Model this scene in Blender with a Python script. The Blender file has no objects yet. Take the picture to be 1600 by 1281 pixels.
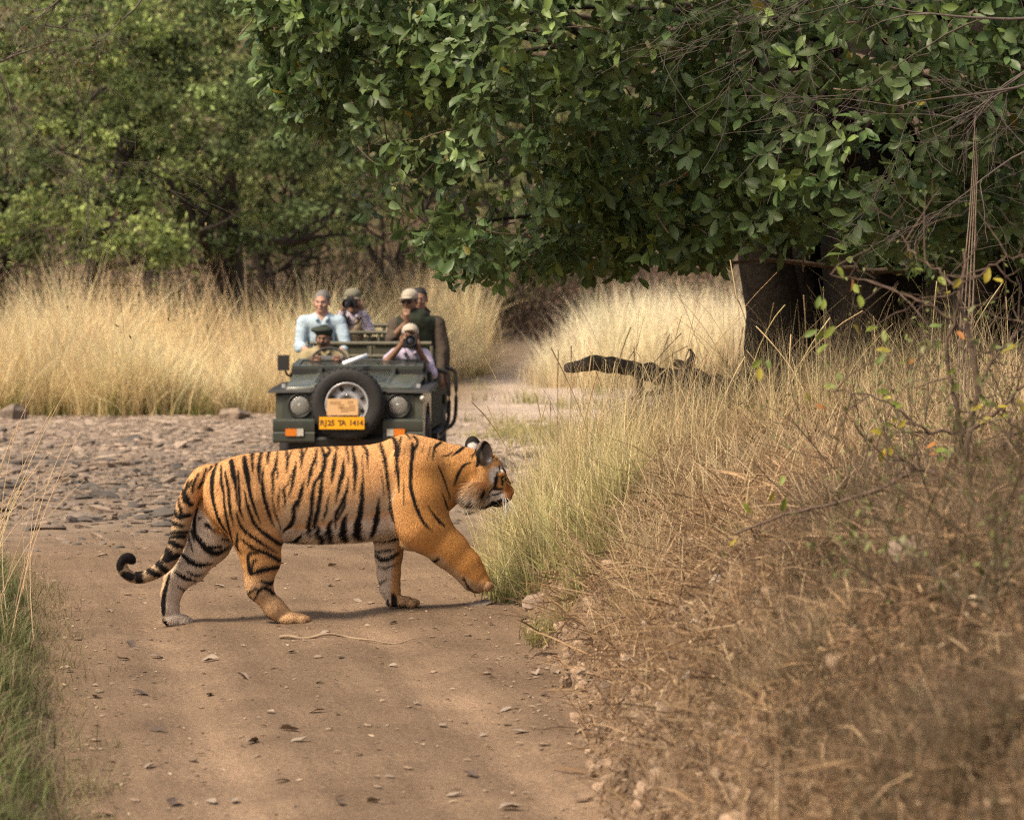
import bpy, bmesh, math, random
import numpy as np
from mathutils import Vector, Matrix

random.seed(7)
rng = np.random.default_rng(7)
scene = bpy.context.scene
COL = scene.collection

# ------------------------------------------------------------------ camera
F, YH, EYE = 4500.0, 465.0, 1.67          # focal length in photo pixels, horizon row, eye height (m)
cam_data = bpy.data.cameras.new("camera")
cam = bpy.data.objects.new("camera", cam_data)
COL.objects.link(cam)
scene.camera = cam
cam.location = (0, 0, EYE)
cam.rotation_euler = (math.radians(90), 0, 0)
cam_data.sensor_fit = 'HORIZONTAL'
cam_data.sensor_width = 36.0
cam_data.lens = 36.0 * F / 1600.0
cam_data.shift_y = -(640.5 - YH) / 1600.0
cam_data.clip_start = 0.1
cam_data.clip_end = 2000
cam_data.dof.use_dof = True
cam_data.dof.focus_distance = 15.2
cam_data.dof.aperture_fstop = (cam_data.lens / 1000.0) / 0.024

# ------------------------------------------------------------------ sky and sun
SUN_EL, SUN_AZ = math.radians(52), math.radians(-130)   # azimuth from +Y (view direction) clockwise
world = bpy.data.worlds.new("World")
scene.world = world
world.use_nodes = True
wn = world.node_tree.nodes
wl = world.node_tree.links
wn.clear()
sky = wn.new("ShaderNodeTexSky")
sky.sky_type = 'NISHITA'
sky.sun_disc = False
sky.sun_elevation = SUN_EL
sky.sun_rotation = SUN_AZ
sky.air_density = 1.0
sky.dust_density = 6.0
sky.ozone_density = 0.6
bg = wn.new("ShaderNodeBackground")
bg.inputs[1].default_value = 0.092
wo = wn.new("ShaderNodeOutputWorld")
wl.new(sky.outputs[0], bg.inputs[0])
wl.new(bg.outputs[0], wo.inputs[0])
sun_data = bpy.data.lights.new("sun", 'SUN')
sun_data.energy = 2.5
sun_data.angle = math.radians(12)
sun_data.color = (1.0, 0.86, 0.68)
sun = bpy.data.objects.new("sun", sun_data)
COL.objects.link(sun)
sdir = Vector((math.sin(SUN_AZ) * math.cos(SUN_EL), math.cos(SUN_AZ) * math.cos(SUN_EL), math.sin(SUN_EL)))
sun.rotation_euler = sdir.to_track_quat('Z', 'Y').to_euler()
scene.view_settings.view_transform = 'Standard'
scene.view_settings.look = 'None'
scene.view_settings.gamma = 1.0
scene.view_settings.exposure = 0.98
scene.view_settings.use_white_balance = True
scene.view_settings.white_balance_temperature = 6750
scene.view_settings.white_balance_tint = 10
scene.render.engine = 'CYCLES'
scene.cycles.max_bounces = 6
scene.cycles.diffuse_bounces = 2
scene.cycles.transmission_bounces = 4
scene.cycles.transparent_max_bounces = 6
scene.cycles.caustics_reflective = False
scene.cycles.caustics_refractive = False
scene.cycles.use_denoising = False
scene.cycles.use_adaptive_sampling = False
scene.cycles.pixel_filter_type = 'BLACKMAN_HARRIS'
scene.cycles.filter_width = 1.25
scene.cycles.sample_clamp_indirect = 4.0


def at(px, py, d):
    """photo pixel at distance d -> world point"""
    return Vector(((px - 800.0) / F * d, d, EYE - (py - YH) / F * d))


# ------------------------------------------------------------------ helpers: materials
def mat(name, col=(0.5, 0.5, 0.5), rough=0.6, metal=0.0, attr=None, var=0.0, vscale=20.0, bump=0.0, bscale=60.0,
        transl=0.0, spec=0.4, var2=None, coat=0.0):
    m = bpy.data.materials.new(name)
    m.use_nodes = True
    nt = m.node_tree
    N, L = nt.nodes, nt.links
    b = N["Principled BSDF"]
    out = N["Material Output"]
    b.inputs["Roughness"].default_value = rough
    b.inputs["Metallic"].default_value = metal
    b.inputs["Specular IOR Level"].default_value = spec
    b.inputs["Coat Weight"].default_value = coat
    if attr:
        a = N.new("ShaderNodeAttribute")
        a.attribute_name = attr
        src = a.outputs["Color"]
    else:
        a = N.new("ShaderNodeRGB")
        a.outputs[0].default_value = (*col, 1)
        src = a.outputs[0]
    if var or bump:
        tc = N.new("ShaderNodeTexCoord")
    if var:
        nz = N.new("ShaderNodeTexNoise")
        nz.inputs["Scale"].default_value = vscale
        nz.inputs["Detail"].default_value = 5
        nz.inputs["Roughness"].default_value = 0.65
        L.new(tc.outputs["Object"], nz.inputs["Vector"])
        mr = N.new("ShaderNodeMapRange")
        mr.inputs[1].default_value = 0.3
        mr.inputs[2].default_value = 0.7
        mr.inputs[3].default_value = 1 - var
        mr.inputs[4].default_value = 1 + var
        L.new(nz.outputs[0], mr.inputs[0])
        mx = N.new("ShaderNodeMix")
        mx.data_type = 'RGBA'
        if var2 is None:
            mx.blend_type = 'MULTIPLY'
            mx.inputs[0].default_value = 1
            L.new(src, mx.inputs[6])
            L.new(mr.outputs[0], mx.inputs[7])
        else:
            mr.inputs[3].default_value = 0
            mr.inputs[4].default_value = var
            L.new(mr.outputs[0], mx.inputs[0])
            L.new(src, mx.inputs[6])
            mx.inputs[7].default_value = (*var2, 1)
        src = mx.outputs[2]
    L.new(src, b.inputs["Base Color"])
    if bump:
        nb = N.new("ShaderNodeTexNoise")
        nb.inputs["Scale"].default_value = bscale
        nb.inputs["Detail"].default_value = 4
        L.new(tc.outputs["Object"], nb.inputs["Vector"])
        bp = N.new("ShaderNodeBump")
        bp.inputs["Strength"].default_value = bump
        bp.inputs["Distance"].default_value = 0.01
        L.new(nb.outputs[0], bp.inputs["Height"])
        L.new(bp.outputs[0], b.inputs["Normal"])
    if transl:
        tr = N.new("ShaderNodeBsdfTranslucent")
        L.new(src, tr.inputs[0])
        ms = N.new("ShaderNodeMixShader")
        ms.inputs[0].default_value = transl
        L.new(b.outputs[0], ms.inputs[1])
        L.new(tr.outputs[0], ms.inputs[2])
        L.new(ms.outputs[0], out.inputs[0])
    return m


# ------------------------------------------------------------------ helpers: objects
def tag(o, label=None, cat=None, group=None, kind=None):
    if label: o["label"] = label
    if cat: o["category"] = cat
    if group: o["group"] = group
    if kind: o["kind"] = kind
    return o


def empty(name, loc=(0, 0, 0), rz=0.0):
    o = bpy.data.objects.new(name, None)
    o.location = loc
    o.rotation_euler = (0, 0, rz)
    o.empty_display_size = 0.1
    COL.objects.link(o)
    return o


def link(name, me, m=None, parent=None, loc=None):
    o = bpy.data.objects.new(name, me)
    if m is not None and not me.materials:
        me.materials.append(m)
    if parent is not None:
        o.parent = parent
    if loc is not None:
        o.location = loc
    COL.objects.link(o)
    return o


def np_mesh(name, v, f, col=None, smooth=True):
    """v (n,3); f (m,k) array or list of such arrays; col (n,3) vertex colours -> attribute Col"""
    fs = f if isinstance(f, (list, tuple)) else [f]
    fs = [np.asarray(a, dtype=np.int32) for a in fs if len(a)]
    v = np.asarray(v, dtype=np.float32)
    me = bpy.data.meshes.new(name)
    me.vertices.add(len(v))
    me.vertices.foreach_set("co", v.ravel())
    li = np.concatenate([a.ravel() for a in fs])
    tot = np.concatenate([np.full(len(a), a.shape[1], dtype=np.int32) for a in fs])
    st = np.concatenate([[0], np.cumsum(tot)[:-1]]).astype(np.int32)
    me.loops.add(len(li))
    me.loops.foreach_set("vertex_index", li)
    me.polygons.add(len(tot))
    me.polygons.foreach_set("loop_start", st)
    me.polygons.foreach_set("use_smooth", np.full(len(tot), smooth))
    if col is not None:
        a = me.color_attributes.new("Col", 'FLOAT_COLOR', 'POINT')
        c = np.ones((len(v), 4), dtype=np.float32)
        c[:, :3] = col
        a.data.foreach_set("color", c.ravel())
    me.update(calc_edges=True)
    return me


def instance_arrays(tv, tf, R, s, p):
    """copies of a small template: R (n,3,3), s (n,) or (n,3), p (n,3)"""
    n, k = len(p), len(tv)
    s = np.asarray(s)
    t = tv[None] * (s[:, None, None] if s.ndim == 1 else s[:, None, :])
    v = np.einsum('nij,nkj->nki', R, t) + p[:, None, :]
    f = tf[None] + (np.arange(n) * k)[:, None, None]
    return v.reshape(-1, 3), f.reshape(-1, tf.shape[1])


def frames(dirs, spin=None, up=None):
    """orthonormal frames whose Y column is dirs (n,3); Z column near up"""
    d = dirs / np.linalg.norm(dirs, axis=1, keepdims=True)
    if up is None:
        up = np.tile(np.array([0.0, 0.0, 1.0]), (len(d), 1)) + rng.normal(0, 0.25, (len(d), 3))
    x = np.cross(d, up)
    x /= np.linalg.norm(x, axis=1, keepdims=True) + 1e-9
    z = np.cross(x, d)
    if spin is not None:
        c, s_ = np.cos(spin)[:, None], np.sin(spin)[:, None]
        x, z = x * c + z * s_, z * c - x * s_
    return np.stack([x, d, z], axis=2)


def blades(base, az, lean, height, width, S=3, cbase=None, ctip=None, droop=0.6, waz=None):
    """curved tapering grass blades; returns v, [quads, tris], col"""
    n = len(base)
    t = np.linspace(0, 1, S + 1)
    dx, dy = np.cos(az), np.sin(az)
    off = lean[:, None] * height[:, None] * (t ** (1 + droop))[None]
    zz = height[:, None] * (t[None] - 0.35 * (lean[:, None] ** 2) * t[None] ** 2)
    cx = base[:, 0:1] + dx[:, None] * off
    cy = base[:, 1:2] + dy[:, None] * off
    cz = base[:, 2:3] + zz
    if waz is None:
        waz = rng.uniform(-0.9, 0.9, n)
    wx, wy = np.cos(waz), np.sin(waz)
    w = width[:, None] * (1 - t[None] ** 1.6) * 0.5
    Lv = np.stack([cx - wx[:, None] * w, cy - wy[:, None] * w, cz], 2)[:, :-1]
    Rv = np.stack([cx + wx[:, None] * w, cy + wy[:, None] * w, cz], 2)[:, :-1]
    T = np.stack([cx, cy, cz], 2)[:, -1:]
    v = np.concatenate([Lv, Rv, T], 1)
    k = 2 * S + 1
    q = [[i, i + 1, S + i + 1, S + i] for i in range(S - 1)]
    tr = [[S - 1, 2 * S, 2 * S - 1]]
    o = (np.arange(n) * k)[:, None, None]
    fq = (np.array(q)[None] + o).reshape(-1, 4) if q else np.zeros((0, 4), int)
    ft = (np.array(tr)[None] + o).reshape(-1, 3)
    col = None
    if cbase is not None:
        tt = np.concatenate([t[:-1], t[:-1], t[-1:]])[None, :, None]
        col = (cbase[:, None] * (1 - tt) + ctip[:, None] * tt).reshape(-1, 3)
    return v.reshape(-1, 3), [fq, ft], col


def tubes(paths, radii, sides=5):
    """many tubes in one array: paths list of (k,3), radii list of (k,)"""
    V, Q = [], []
    o = 0
    ang = np.arange(sides) * 2 * np.pi / sides
    ca, sa = np.cos(ang), np.sin(ang)
    for P, r in zip(paths, radii):
        P = np.asarray(P, float)
        r = np.asarray(r, float)
        k = len(P)
        T = np.gradient(P, axis=0)
        T /= np.linalg.norm(T, axis=1, keepdims=True) + 1e-9
        ref = np.array([0, 0, 1.0]) if abs(T[:, 2]).mean() < 0.8 else np.array([1.0, 0, 0])
        A = np.cross(T, ref)
        A /= np.linalg.norm(A, axis=1, keepdims=True) + 1e-9
        B = np.cross(T, A)
        ring = P[:, None] + r[:, None, None] * (A[:, None] * ca[None, :, None] + B[:, None] * sa[None, :, None])
        V.append(ring.reshape(-1, 3))
        i = np.arange(k - 1)[:, None] * sides
        j = np.arange(sides)[None]
        j2 = (j + 1) % sides
        q = np.stack([i + j, i + j2, i + sides + j2, i + sides + j], 2).reshape(-1, 4) + o
        Q.append(q)
        o += k * sides
    return np.concatenate(V), np.concatenate(Q)


def join_arrays(parts):
    """[(v, [faces], col)] -> one"""
    V, Fd, C, o = [], {}, [], 0
    for v, f, c in parts:
        V.append(v)
        for a in (f if isinstance(f, list) else [f]):
            if len(a):
                Fd.setdefault(a.shape[1], []).append(a + o)
        if c is not None: C.append(c)
        o += len(v)
    return np.concatenate(V), [np.concatenate(x) for x in Fd.values()], (np.concatenate(C) if C else None)


def smooth_path(P, n):
    """Catmull-Rom through the rows of P (any width)"""
    P = np.asarray(P, float)
    Q = np.vstack([2 * P[0] - P[1], P, 2 * P[-1] - P[-2]])
    t = np.linspace(0, len(P) - 1 - 1e-6, n)
    i = t.astype(int)
    f = (t - i)[:, None]
    a, b, c, d = Q[i], Q[i + 1], Q[i + 2], Q[i + 3]
    return 0.5 * (2 * b + (c - a) * f + (2 * a - 5 * b + 4 * c - d) * f ** 2 + (3 * b - a - 3 * c + d) * f ** 3)


# value noise, vectorised
_NT = np.random.default_rng(3).random((64, 64))


def vnoise(x, y, s=1.0):
    x = np.asarray(x, float) * s + 100
    y = np.asarray(y, float) * s + 100
    i, j = np.floor(x).astype(int), np.floor(y).astype(int)
    u, v = x - i, y - j
    u, v = u * u * (3 - 2 * u), v * v * (3 - 2 * v)
    g = lambda a, b: _NT[a % 64, b % 64]
    return (g(i, j) * (1 - u) + g(i + 1, j) * u) * (1 - v) + (g(i, j + 1) * (1 - u) + g(i + 1, j + 1) * u) * v


def fbm(x, y, s=1.0, o=4):
    a, r, t = 0.5, 0.0, 0.0
    for k in range(o):
        r = r + a * (vnoise(x + 13 * k, y + 7 * k, s * 2 ** k) - 0.5)
        t += a
        a *= 0.5
    return r / t


# ------------------------------------------------------------------ helpers: implicit bodies
class Body:
    """smooth union of tapered limbs and ellipsoids, meshed as one continuous surface"""

    def __init__(self):
        self.p = []

    def seg(self, a, b, ra, rb, k=0.03, g=0, sy=1.0, sub=False):
        self.p.append(('s', np.array(a, float), np.array(b, float), ra, rb, k, g, sy, sub))

    def chain(self, pts, k=0.03, g=0, sy=1.0):
        for a, b in zip(pts[:-1], pts[1:]):
            self.seg(a[:3], b[:3], a[3], b[3], k, g, sy)

    def ell(self, c, r, k=0.03, g=0, R=None, sub=False):
        self.p.append(('e', np.array(c, float), np.array(r, float), R, None, k, g, 1.0, sub))

    def fn(self, f, lo, hi, k=0.03, g=0):
        self.p.append(('f', np.array(lo, float), np.array(hi, float), f, None, k, g, 1.0, False))

    def ev(self, q, x, y, z):
        t = q[0]
        if t == 's':
            _, a, b, ra, rb, k, g, sy, sub = q
            ab = b - a
            ab2 = ab.copy(); ab2[1] /= sy
            X, Y, Z = x - a[0], (y - a[1]) / sy, z - a[2]
            L2 = max(float(ab2 @ ab2), 1e-12)
            h = np.clip((X * ab2[0] + Y * ab2[1] + Z * ab2[2]) / L2, 0, 1)
            return np.sqrt((X - ab2[0] * h) ** 2 + (Y - ab2[1] * h) ** 2 + (Z - ab2[2] * h) ** 2) - (ra + (rb - ra) * h)
        if t == 'e':
            _, c, r, R = q[:4]
            X, Y, Z = x - c[0], y - c[1], z - c[2]
            if R is not None:
                X, Y, Z = (R[0][0] * X + R[1][0] * Y + R[2][0] * Z, R[0][1] * X + R[1][1] * Y + R[2][1] * Z,
                           R[0][2] * X + R[1][2] * Y + R[2][2] * Z)
            k0 = np.sqrt((X / r[0]) ** 2 + (Y / r[1]) ** 2 + (Z / r[2]) ** 2)
            k1 = np.sqrt((X / r[0] ** 2) ** 2 + (Y / r[1] ** 2) ** 2 + (Z / r[2] ** 2) ** 2) + 1e-9
            return k0 * (k0 - 1) / k1
        return q[3](x, y, z)

    def box(self, q):
        if q[0] == 's':
            r = max(q[3], q[4])
            rr = np.array([r, r * max(q[7], 1), r])
            return np.minimum(q[1], q[2]) - rr, np.maximum(q[1], q[2]) + rr
        if q[0] == 'e':
            r = q[2] if q[3] is None else np.full(3, q[2].max())
            return q[1] - r, q[1] + r
        return q[1], q[2]

    def mesh(self, vox):
        bs = [self.box(q) for q in self.p if not q[8]]
        lo = np.min([b[0] for b in bs], axis=0) - 4 * vox
        hi = np.max([b[1] for b in bs], axis=0) + 4 * vox
        n = np.ceil((hi - lo) / vox).astype(int) + 1
        ax = [lo[i] + vox * np.arange(n[i]) for i in range(3)]
        D = np.full(n, 0.15, dtype=np.float32)
        for q in self.p:
            k = q[5]
            b0, b1 = self.box(q)
            m = k * 1.2 + 2 * vox
            i0 = np.clip(np.floor((b0 - m - lo) / vox).astype(int), 0, n)
            i1 = np.clip(np.ceil((b1 + m - lo) / vox).astype(int) + 1, 0, n)
            sl = tuple(slice(i0[i], i1[i]) for i in range(3))
            x = ax[0][sl[0]][:, None, None]
            y = ax[1][sl[1]][None, :, None]
            z = ax[2][sl[2]][None, None, :]
            d = self.ev(q, x, y, z)
            a = D[sl]
            if q[8]:
                d = -d
                h = np.clip(0.5 - 0.5 * (a - d) / k, 0, 1)
                D[sl] = a * (1 - h) + d * h + k * h * (1 - h)
            else:
                h = np.clip(0.5 + 0.5 * (a - d) / k, 0, 1)
                D[sl] = a * (1 - h) + d * h - k * h * (1 - h)
        # surface nets
        s = D < 0
        cnt = np.zeros(n - 1, dtype=np.int8)
        for dx in (0, 1):
            for dy in (0, 1):
                for dz in (0, 1):
                    cnt += s[dx:n[0] - 1 + dx, dy:n[1] - 1 + dy, dz:n[2] - 1 + dz]
        act = (cnt > 0) & (cnt < 8)
        ids = np.full(n - 1, -1, dtype=np.int32)
        ci = np.argwhere(act)
        ids[act] = np.arange(len(ci))
        P = np.zeros((len(ci), 3))
        W = np.zeros(len(ci))
        cor = [(a, b, c) for a in (0, 1) for b in (0, 1) for c in (0, 1)]
        for i, A in enumerate(cor):
            for B in cor[i + 1:]:
                if sum(abs(A[t] - B[t]) for t in range(3)) != 1: continue
                da = D[ci[:, 0] + A[0], ci[:, 1] + A[1], ci[:, 2] + A[2]]
                db = D[ci[:, 0] + B[0], ci[:, 1] + B[1], ci[:, 2] + B[2]]
                cr = (da < 0) != (db < 0)
                t = np.where(cr, da / np.where(cr, da - db, 1), 0)
                P += np.where(cr[:, None], np.array(A) + t[:, None] * (np.array(B) - np.array(A)), 0)
                W += cr
        V = lo + (ci + P / W[:, None]) * vox
        Fs = []
        for axis in range(3):
            b, c = [(1, 2), (2, 0), (0, 1)][axis]
            sl0 = [slice(None)] * 3; sl1 = [slice(None)] * 3
            sl0[axis] = slice(0, -1); sl1[axis] = slice(1, None)
            e0, e1 = s[tuple(sl0)], s[tuple(sl1)]
            cr = np.argwhere(e0 != e1)
            cr = cr[(cr[:, b] > 0) & (cr[:, c] > 0) & (cr[:, b] < n[b] - 1) & (cr[:, c] < n[c] - 1)]
            def g(ob, oc):
                t = cr.copy(); t[:, b] -= ob; t[:, c] -= oc
                return ids[t[:, 0], t[:, 1], t[:, 2]]
            q4 = np.stack([g(1, 1), g(0, 1), g(0, 0), g(1, 0)], 1)
            fl = ~e0[cr[:, 0], cr[:, 1], cr[:, 2]]
            q4[fl] = q4[fl][:, ::-1]
            Fs.append(q4)
        return V, np.concatenate(Fs)

    def groups(self, V):
        best = np.full(len(V), 9.0); gid = np.zeros(len(V), int)
        for q in self.p:
            if q[8]: continue
            d = self.ev(q, V[:, 0], V[:, 1], V[:, 2])
            u = d < best
            best[u] = d[u]; gid[u] = q[6]
        return gid


# ------------------------------------------------------------------ the ground
def edge_r(Y):
    return np.interp(Y, [4, 6, 9.2, 12.8, 14.6, 17.3, 19, 21, 24, 28, 34, 50],
                     [0.55, 0.46, 0.33, 0.25, 0.12, -0.10, -0.05, 0.2, 0.8, 1.7, 3.4, 9])


def edge_l(Y):
    return np.interp(Y, [4, 6, 9.2, 15.2, 19.5, 24, 60], [-0.87, -1.03, -1.43, -2.49, -3.55, -7.5, -40])


FEET = [(-1.03, 14.70, -0.014), (-0.72, 14.62, -0.014), (-0.58, 15.26, 0.022), (-0.16, 15.3, 0.05)]


def ground_z(X, Y, fine=True):
    X = np.asarray(X, float); Y = np.asarray(Y, float)
    z = np.zeros(np.broadcast(X, Y).shape)
    s = X - edge_r(Y)
    fade = np.clip((30 - Y) / 7, 0, 1)
    sp = np.clip(s, 0, None)
    hb = 1.0 * (1 - np.exp(-(sp / 0.72) ** 1.05)) + 0.10 * np.clip(sp - 1.5, 0, 6)
    hb = hb * (1 + .13 * np.clip((14.5 - Y) / 4, 0, 1))
    z = z + hb * (fade * 0.85 + 0.15 * np.clip((60 - Y) / 30, 0, 1))
    sl = np.clip(edge_l(Y) - X, 0, None)
    z = z + 0.38 * (1 - np.exp(-(sl / 0.35) ** 1.3)) * np.clip((22 - Y) / 4, 0, 1)
    bed = np.clip((Y - 18.5) / 5, 0, 1) * np.clip((46 - Y) / 6, 0, 1)
    z = z - 0.13 * bed * np.clip(1 - s / 1.5, 0, 1)
    z = z + np.clip(Y - 62, 0, None) * 0.16 + np.clip(Y - 95, 0, None) * 0.25
    z = z + fbm(X, Y, 0.5, 3) * 0.025
    if fine:
        onb = np.clip(s / 0.2, 0, 1)
        z = z + fbm(X + 3, Y, 1.1, 2) * .24 * np.clip((s - .1) / .4, 0, 1) * fade * np.clip((16 - Y) / 4, .25, 1)
        z = z + fbm(X, Y, 3.0, 3) * (0.005 + 0.15 * onb * fade + 0.05 * bed)
        # wheel ruts run along the track
        for off in (0.0, -1.08):
            q_ = X + .62 - (14.05 - Y) * .18 - off
            z = z + (0.010 * np.exp(-((np.abs(q_) - .24) / 0.10) ** 2) - 0.018 * np.exp(-(q_ / 0.14) ** 2)) * np.clip((18 - Y) / 3, 0, 1)
    for fx, fy, fz in FEET:
        w = np.exp(-((X - fx) ** 2 + (Y - fy) ** 2) / 0.25 ** 2)
        z = z * (1 - w) + fz * w
    return z


def gz(x, y):
    return float(ground_z(np.array([x]), np.array([y]))[0])


def ground_material():
    m = bpy.data.materials.new("earth")
    m.use_nodes = True
    N, L = m.node_tree.nodes, m.node_tree.links
    b = N["Principled BSDF"]
    b.inputs["Roughness"].default_value = 0.95
    b.inputs["Specular IOR Level"].default_value = 0.15
    at_ = N.new("ShaderNodeAttribute"); at_.attribute_name = "Col"
    tc = N.new("ShaderNodeTexCoord")

    def noise(scale, detail=5, rough=0.6, stretch=None):
        n = N.new("ShaderNodeTexNoise")
        n.inputs["Scale"].default_value = scale
        n.inputs["Detail"].default_value = detail
        n.inputs["Roughness"].default_value = rough
        if stretch:
            m0 = N.new("ShaderNodeMapping"); m0.inputs["Rotation"].default_value = (0, 0, -.18)
            mp = N.new("ShaderNodeMapping"); mp.inputs["Scale"].default_value = stretch
            L.new(tc.outputs["Object"], m0.inputs[0]); L.new(m0.outputs[0], mp.inputs[0]); L.new(mp.outputs[0], n.inputs["Vector"])
        else:
            L.new(tc.outputs["Object"], n.inputs["Vector"])
        return n.outputs[0]

    def ramp(s, a, b_, lo, hi):
        r = N.new("ShaderNodeMapRange")
        r.inputs[1].default_value = a; r.inputs[2].default_value = b_
        r.inputs[3].default_value = lo; r.inputs[4].default_value = hi
        L.new(s, r.inputs[0])
        return r.outputs[0]

    def mul(c, f):
        x = N.new("ShaderNodeMix"); x.data_type = 'RGBA'; x.blend_type = 'MULTIPLY'
        x.inputs[0].default_value = 1
        L.new(c, x.inputs[6]); L.new(f, x.inputs[7])
        return x.outputs[2]
    c = at_.outputs["Color"]
    c = mul(c, ramp(noise(1.3, 3, 0.65), 0.3, 0.7, 0.78, 1.2))
    c = mul(c, ramp(noise(3.0, 2, 0.6, (3.6, 0.22, 1)), 0.3, 0.7, 0.90, 1.1))
    c = mul(c, ramp(noise(45, 3, 0.7), 0.3, 0.7, 0.72, 1.25))
    vo = N.new("ShaderNodeTexVoronoi"); vo.inputs["Scale"].default_value = 70
    L.new(tc.outputs["Object"], vo.inputs["Vector"])
    c = mul(c, ramp(vo.outputs["Distance"], 0.05, 0.28, 1.35, 1.0))
    L.new(c, b.inputs["Base Color"])
    bp = N.new("ShaderNodeBump"); bp.inputs["Strength"].default_value = 0.7; bp.inputs["Distance"].default_value = 0.025
    L.new(noise(30, 4, 0.75), bp.inputs["Height"]); L.new(bp.outputs[0], b.inputs["Normal"])
    return m


def build_ground():
    m = ground_material()
    ys = np.concatenate([np.arange(3.0, 26, 0.05), np.arange(26, 48, 0.16), np.arange(48, 100, 1.2), np.arange(100, 420, 12.0)])
    xs0 = np.concatenate([np.arange(-90, -9, 6.0), np.arange(-9, -4.0, 0.2), np.arange(-4.0, 4.4, 0.05), np.arange(4.4, 9, 0.2), np.arange(9, 92, 6.0)])
    X, Y = np.meshgrid(xs0, ys, indexing='ij')
    Z = ground_z(X, Y)
    s = X - edge_r(Y); sl = edge_l(Y) - X
    dirt = np.array([0.165, 0.113, 0.073]); pale = np.array([0.42, 0.335, 0.265]); bank = np.array([0.19, 0.13, 0.08])
    soil = np.array([0.17, 0.12, 0.07]); bedc = np.array([0.205, 0.155, 0.113]); red = np.array([0.15, 0.11, 0.07])
    c = np.tile(dirt, X.shape + (1,))
    mixin = lambda c, col, w: c * (1 - w[..., None]) + col * w[..., None]
    n = fbm(X, Y, 2.0, 4)
    for off in (0.0, -1.08):
        rut = -.62 + (14.05 - Y) * .18 + off
        c = mixin(c, dirt * 1.5, np.exp(-((X - rut + n * .05) / .13) ** 2) * np.clip(.75 + n * 1.5, 0, 1) * np.clip((19 - Y) / 3, 0, 1))
    c = mixin(c, dirt * 1.22, np.clip((Y - 13) / 5, 0, 1) * .8)
    c = mixin(c, bedc, np.clip((Y - 18.5 + n * 2) / 4, 0, 1) * 0.9)
    c = mixin(c, pale, np.clip((X + 1.4 + n) / 1.5, 0, 1) * np.clip((Y - 24) / 6, 0, 1))
    c = mixin(c, bank, np.clip((s - 0.02 + n * 0.25) / 0.25, 0, 1) * np.clip((32 - Y) / 4, 0, 1))
    c = mixin(c, soil, np.clip((sl + n * 0.3) / 0.2, 0, 1) * np.clip((24 - Y) / 3, 0, 1))
    c = mixin(c, soil * 1.25, np.clip((Y - 43.5 + n * 3) / 3, 0, 1) * np.clip((-0.3 - X) / 1.0, 0, 1))
    c = mixin(c, red, np.clip((Y - 56) / 8, 0, 1) * 0.8)
    nx, ny = X.shape
    idx = np.arange(nx * ny).reshape(nx, ny)
    q = np.stack([idx[:-1, :-1], idx[1:, :-1], idx[1:, 1:], idx[:-1, 1:]], -1)
    sc = (s[:-1, :-1] < 0) & (sl[:-1, :-1] < 0) & (Y[:-1, :-1] < 21)
    bd = (~sc) & (Y[:-1, :-1] >= 20.9) & (Y[:-1, :-1] < 44) & (s[:-1, :-1] < 0.4) & (X[:-1, :-1] > -40)
    V = np.stack([X, Y, Z], -1).reshape(-1, 3); C = c.reshape(-1, 3)
    res = {}
    for nm, mk in (("dirt_track", sc), ("stream_bed", bd), ("ground", ~(sc | bd))):
        fq = q[mk]
        used = np.unique(fq)
        rm = np.full(len(V), -1); rm[used] = np.arange(len(used))
        o = link(nm, np_mesh(nm, V[used], rm[fq], C[used]), m)
        o["kind"] = "structure"
        res[nm] = o
    return res


GROUND = build_ground()
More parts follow.
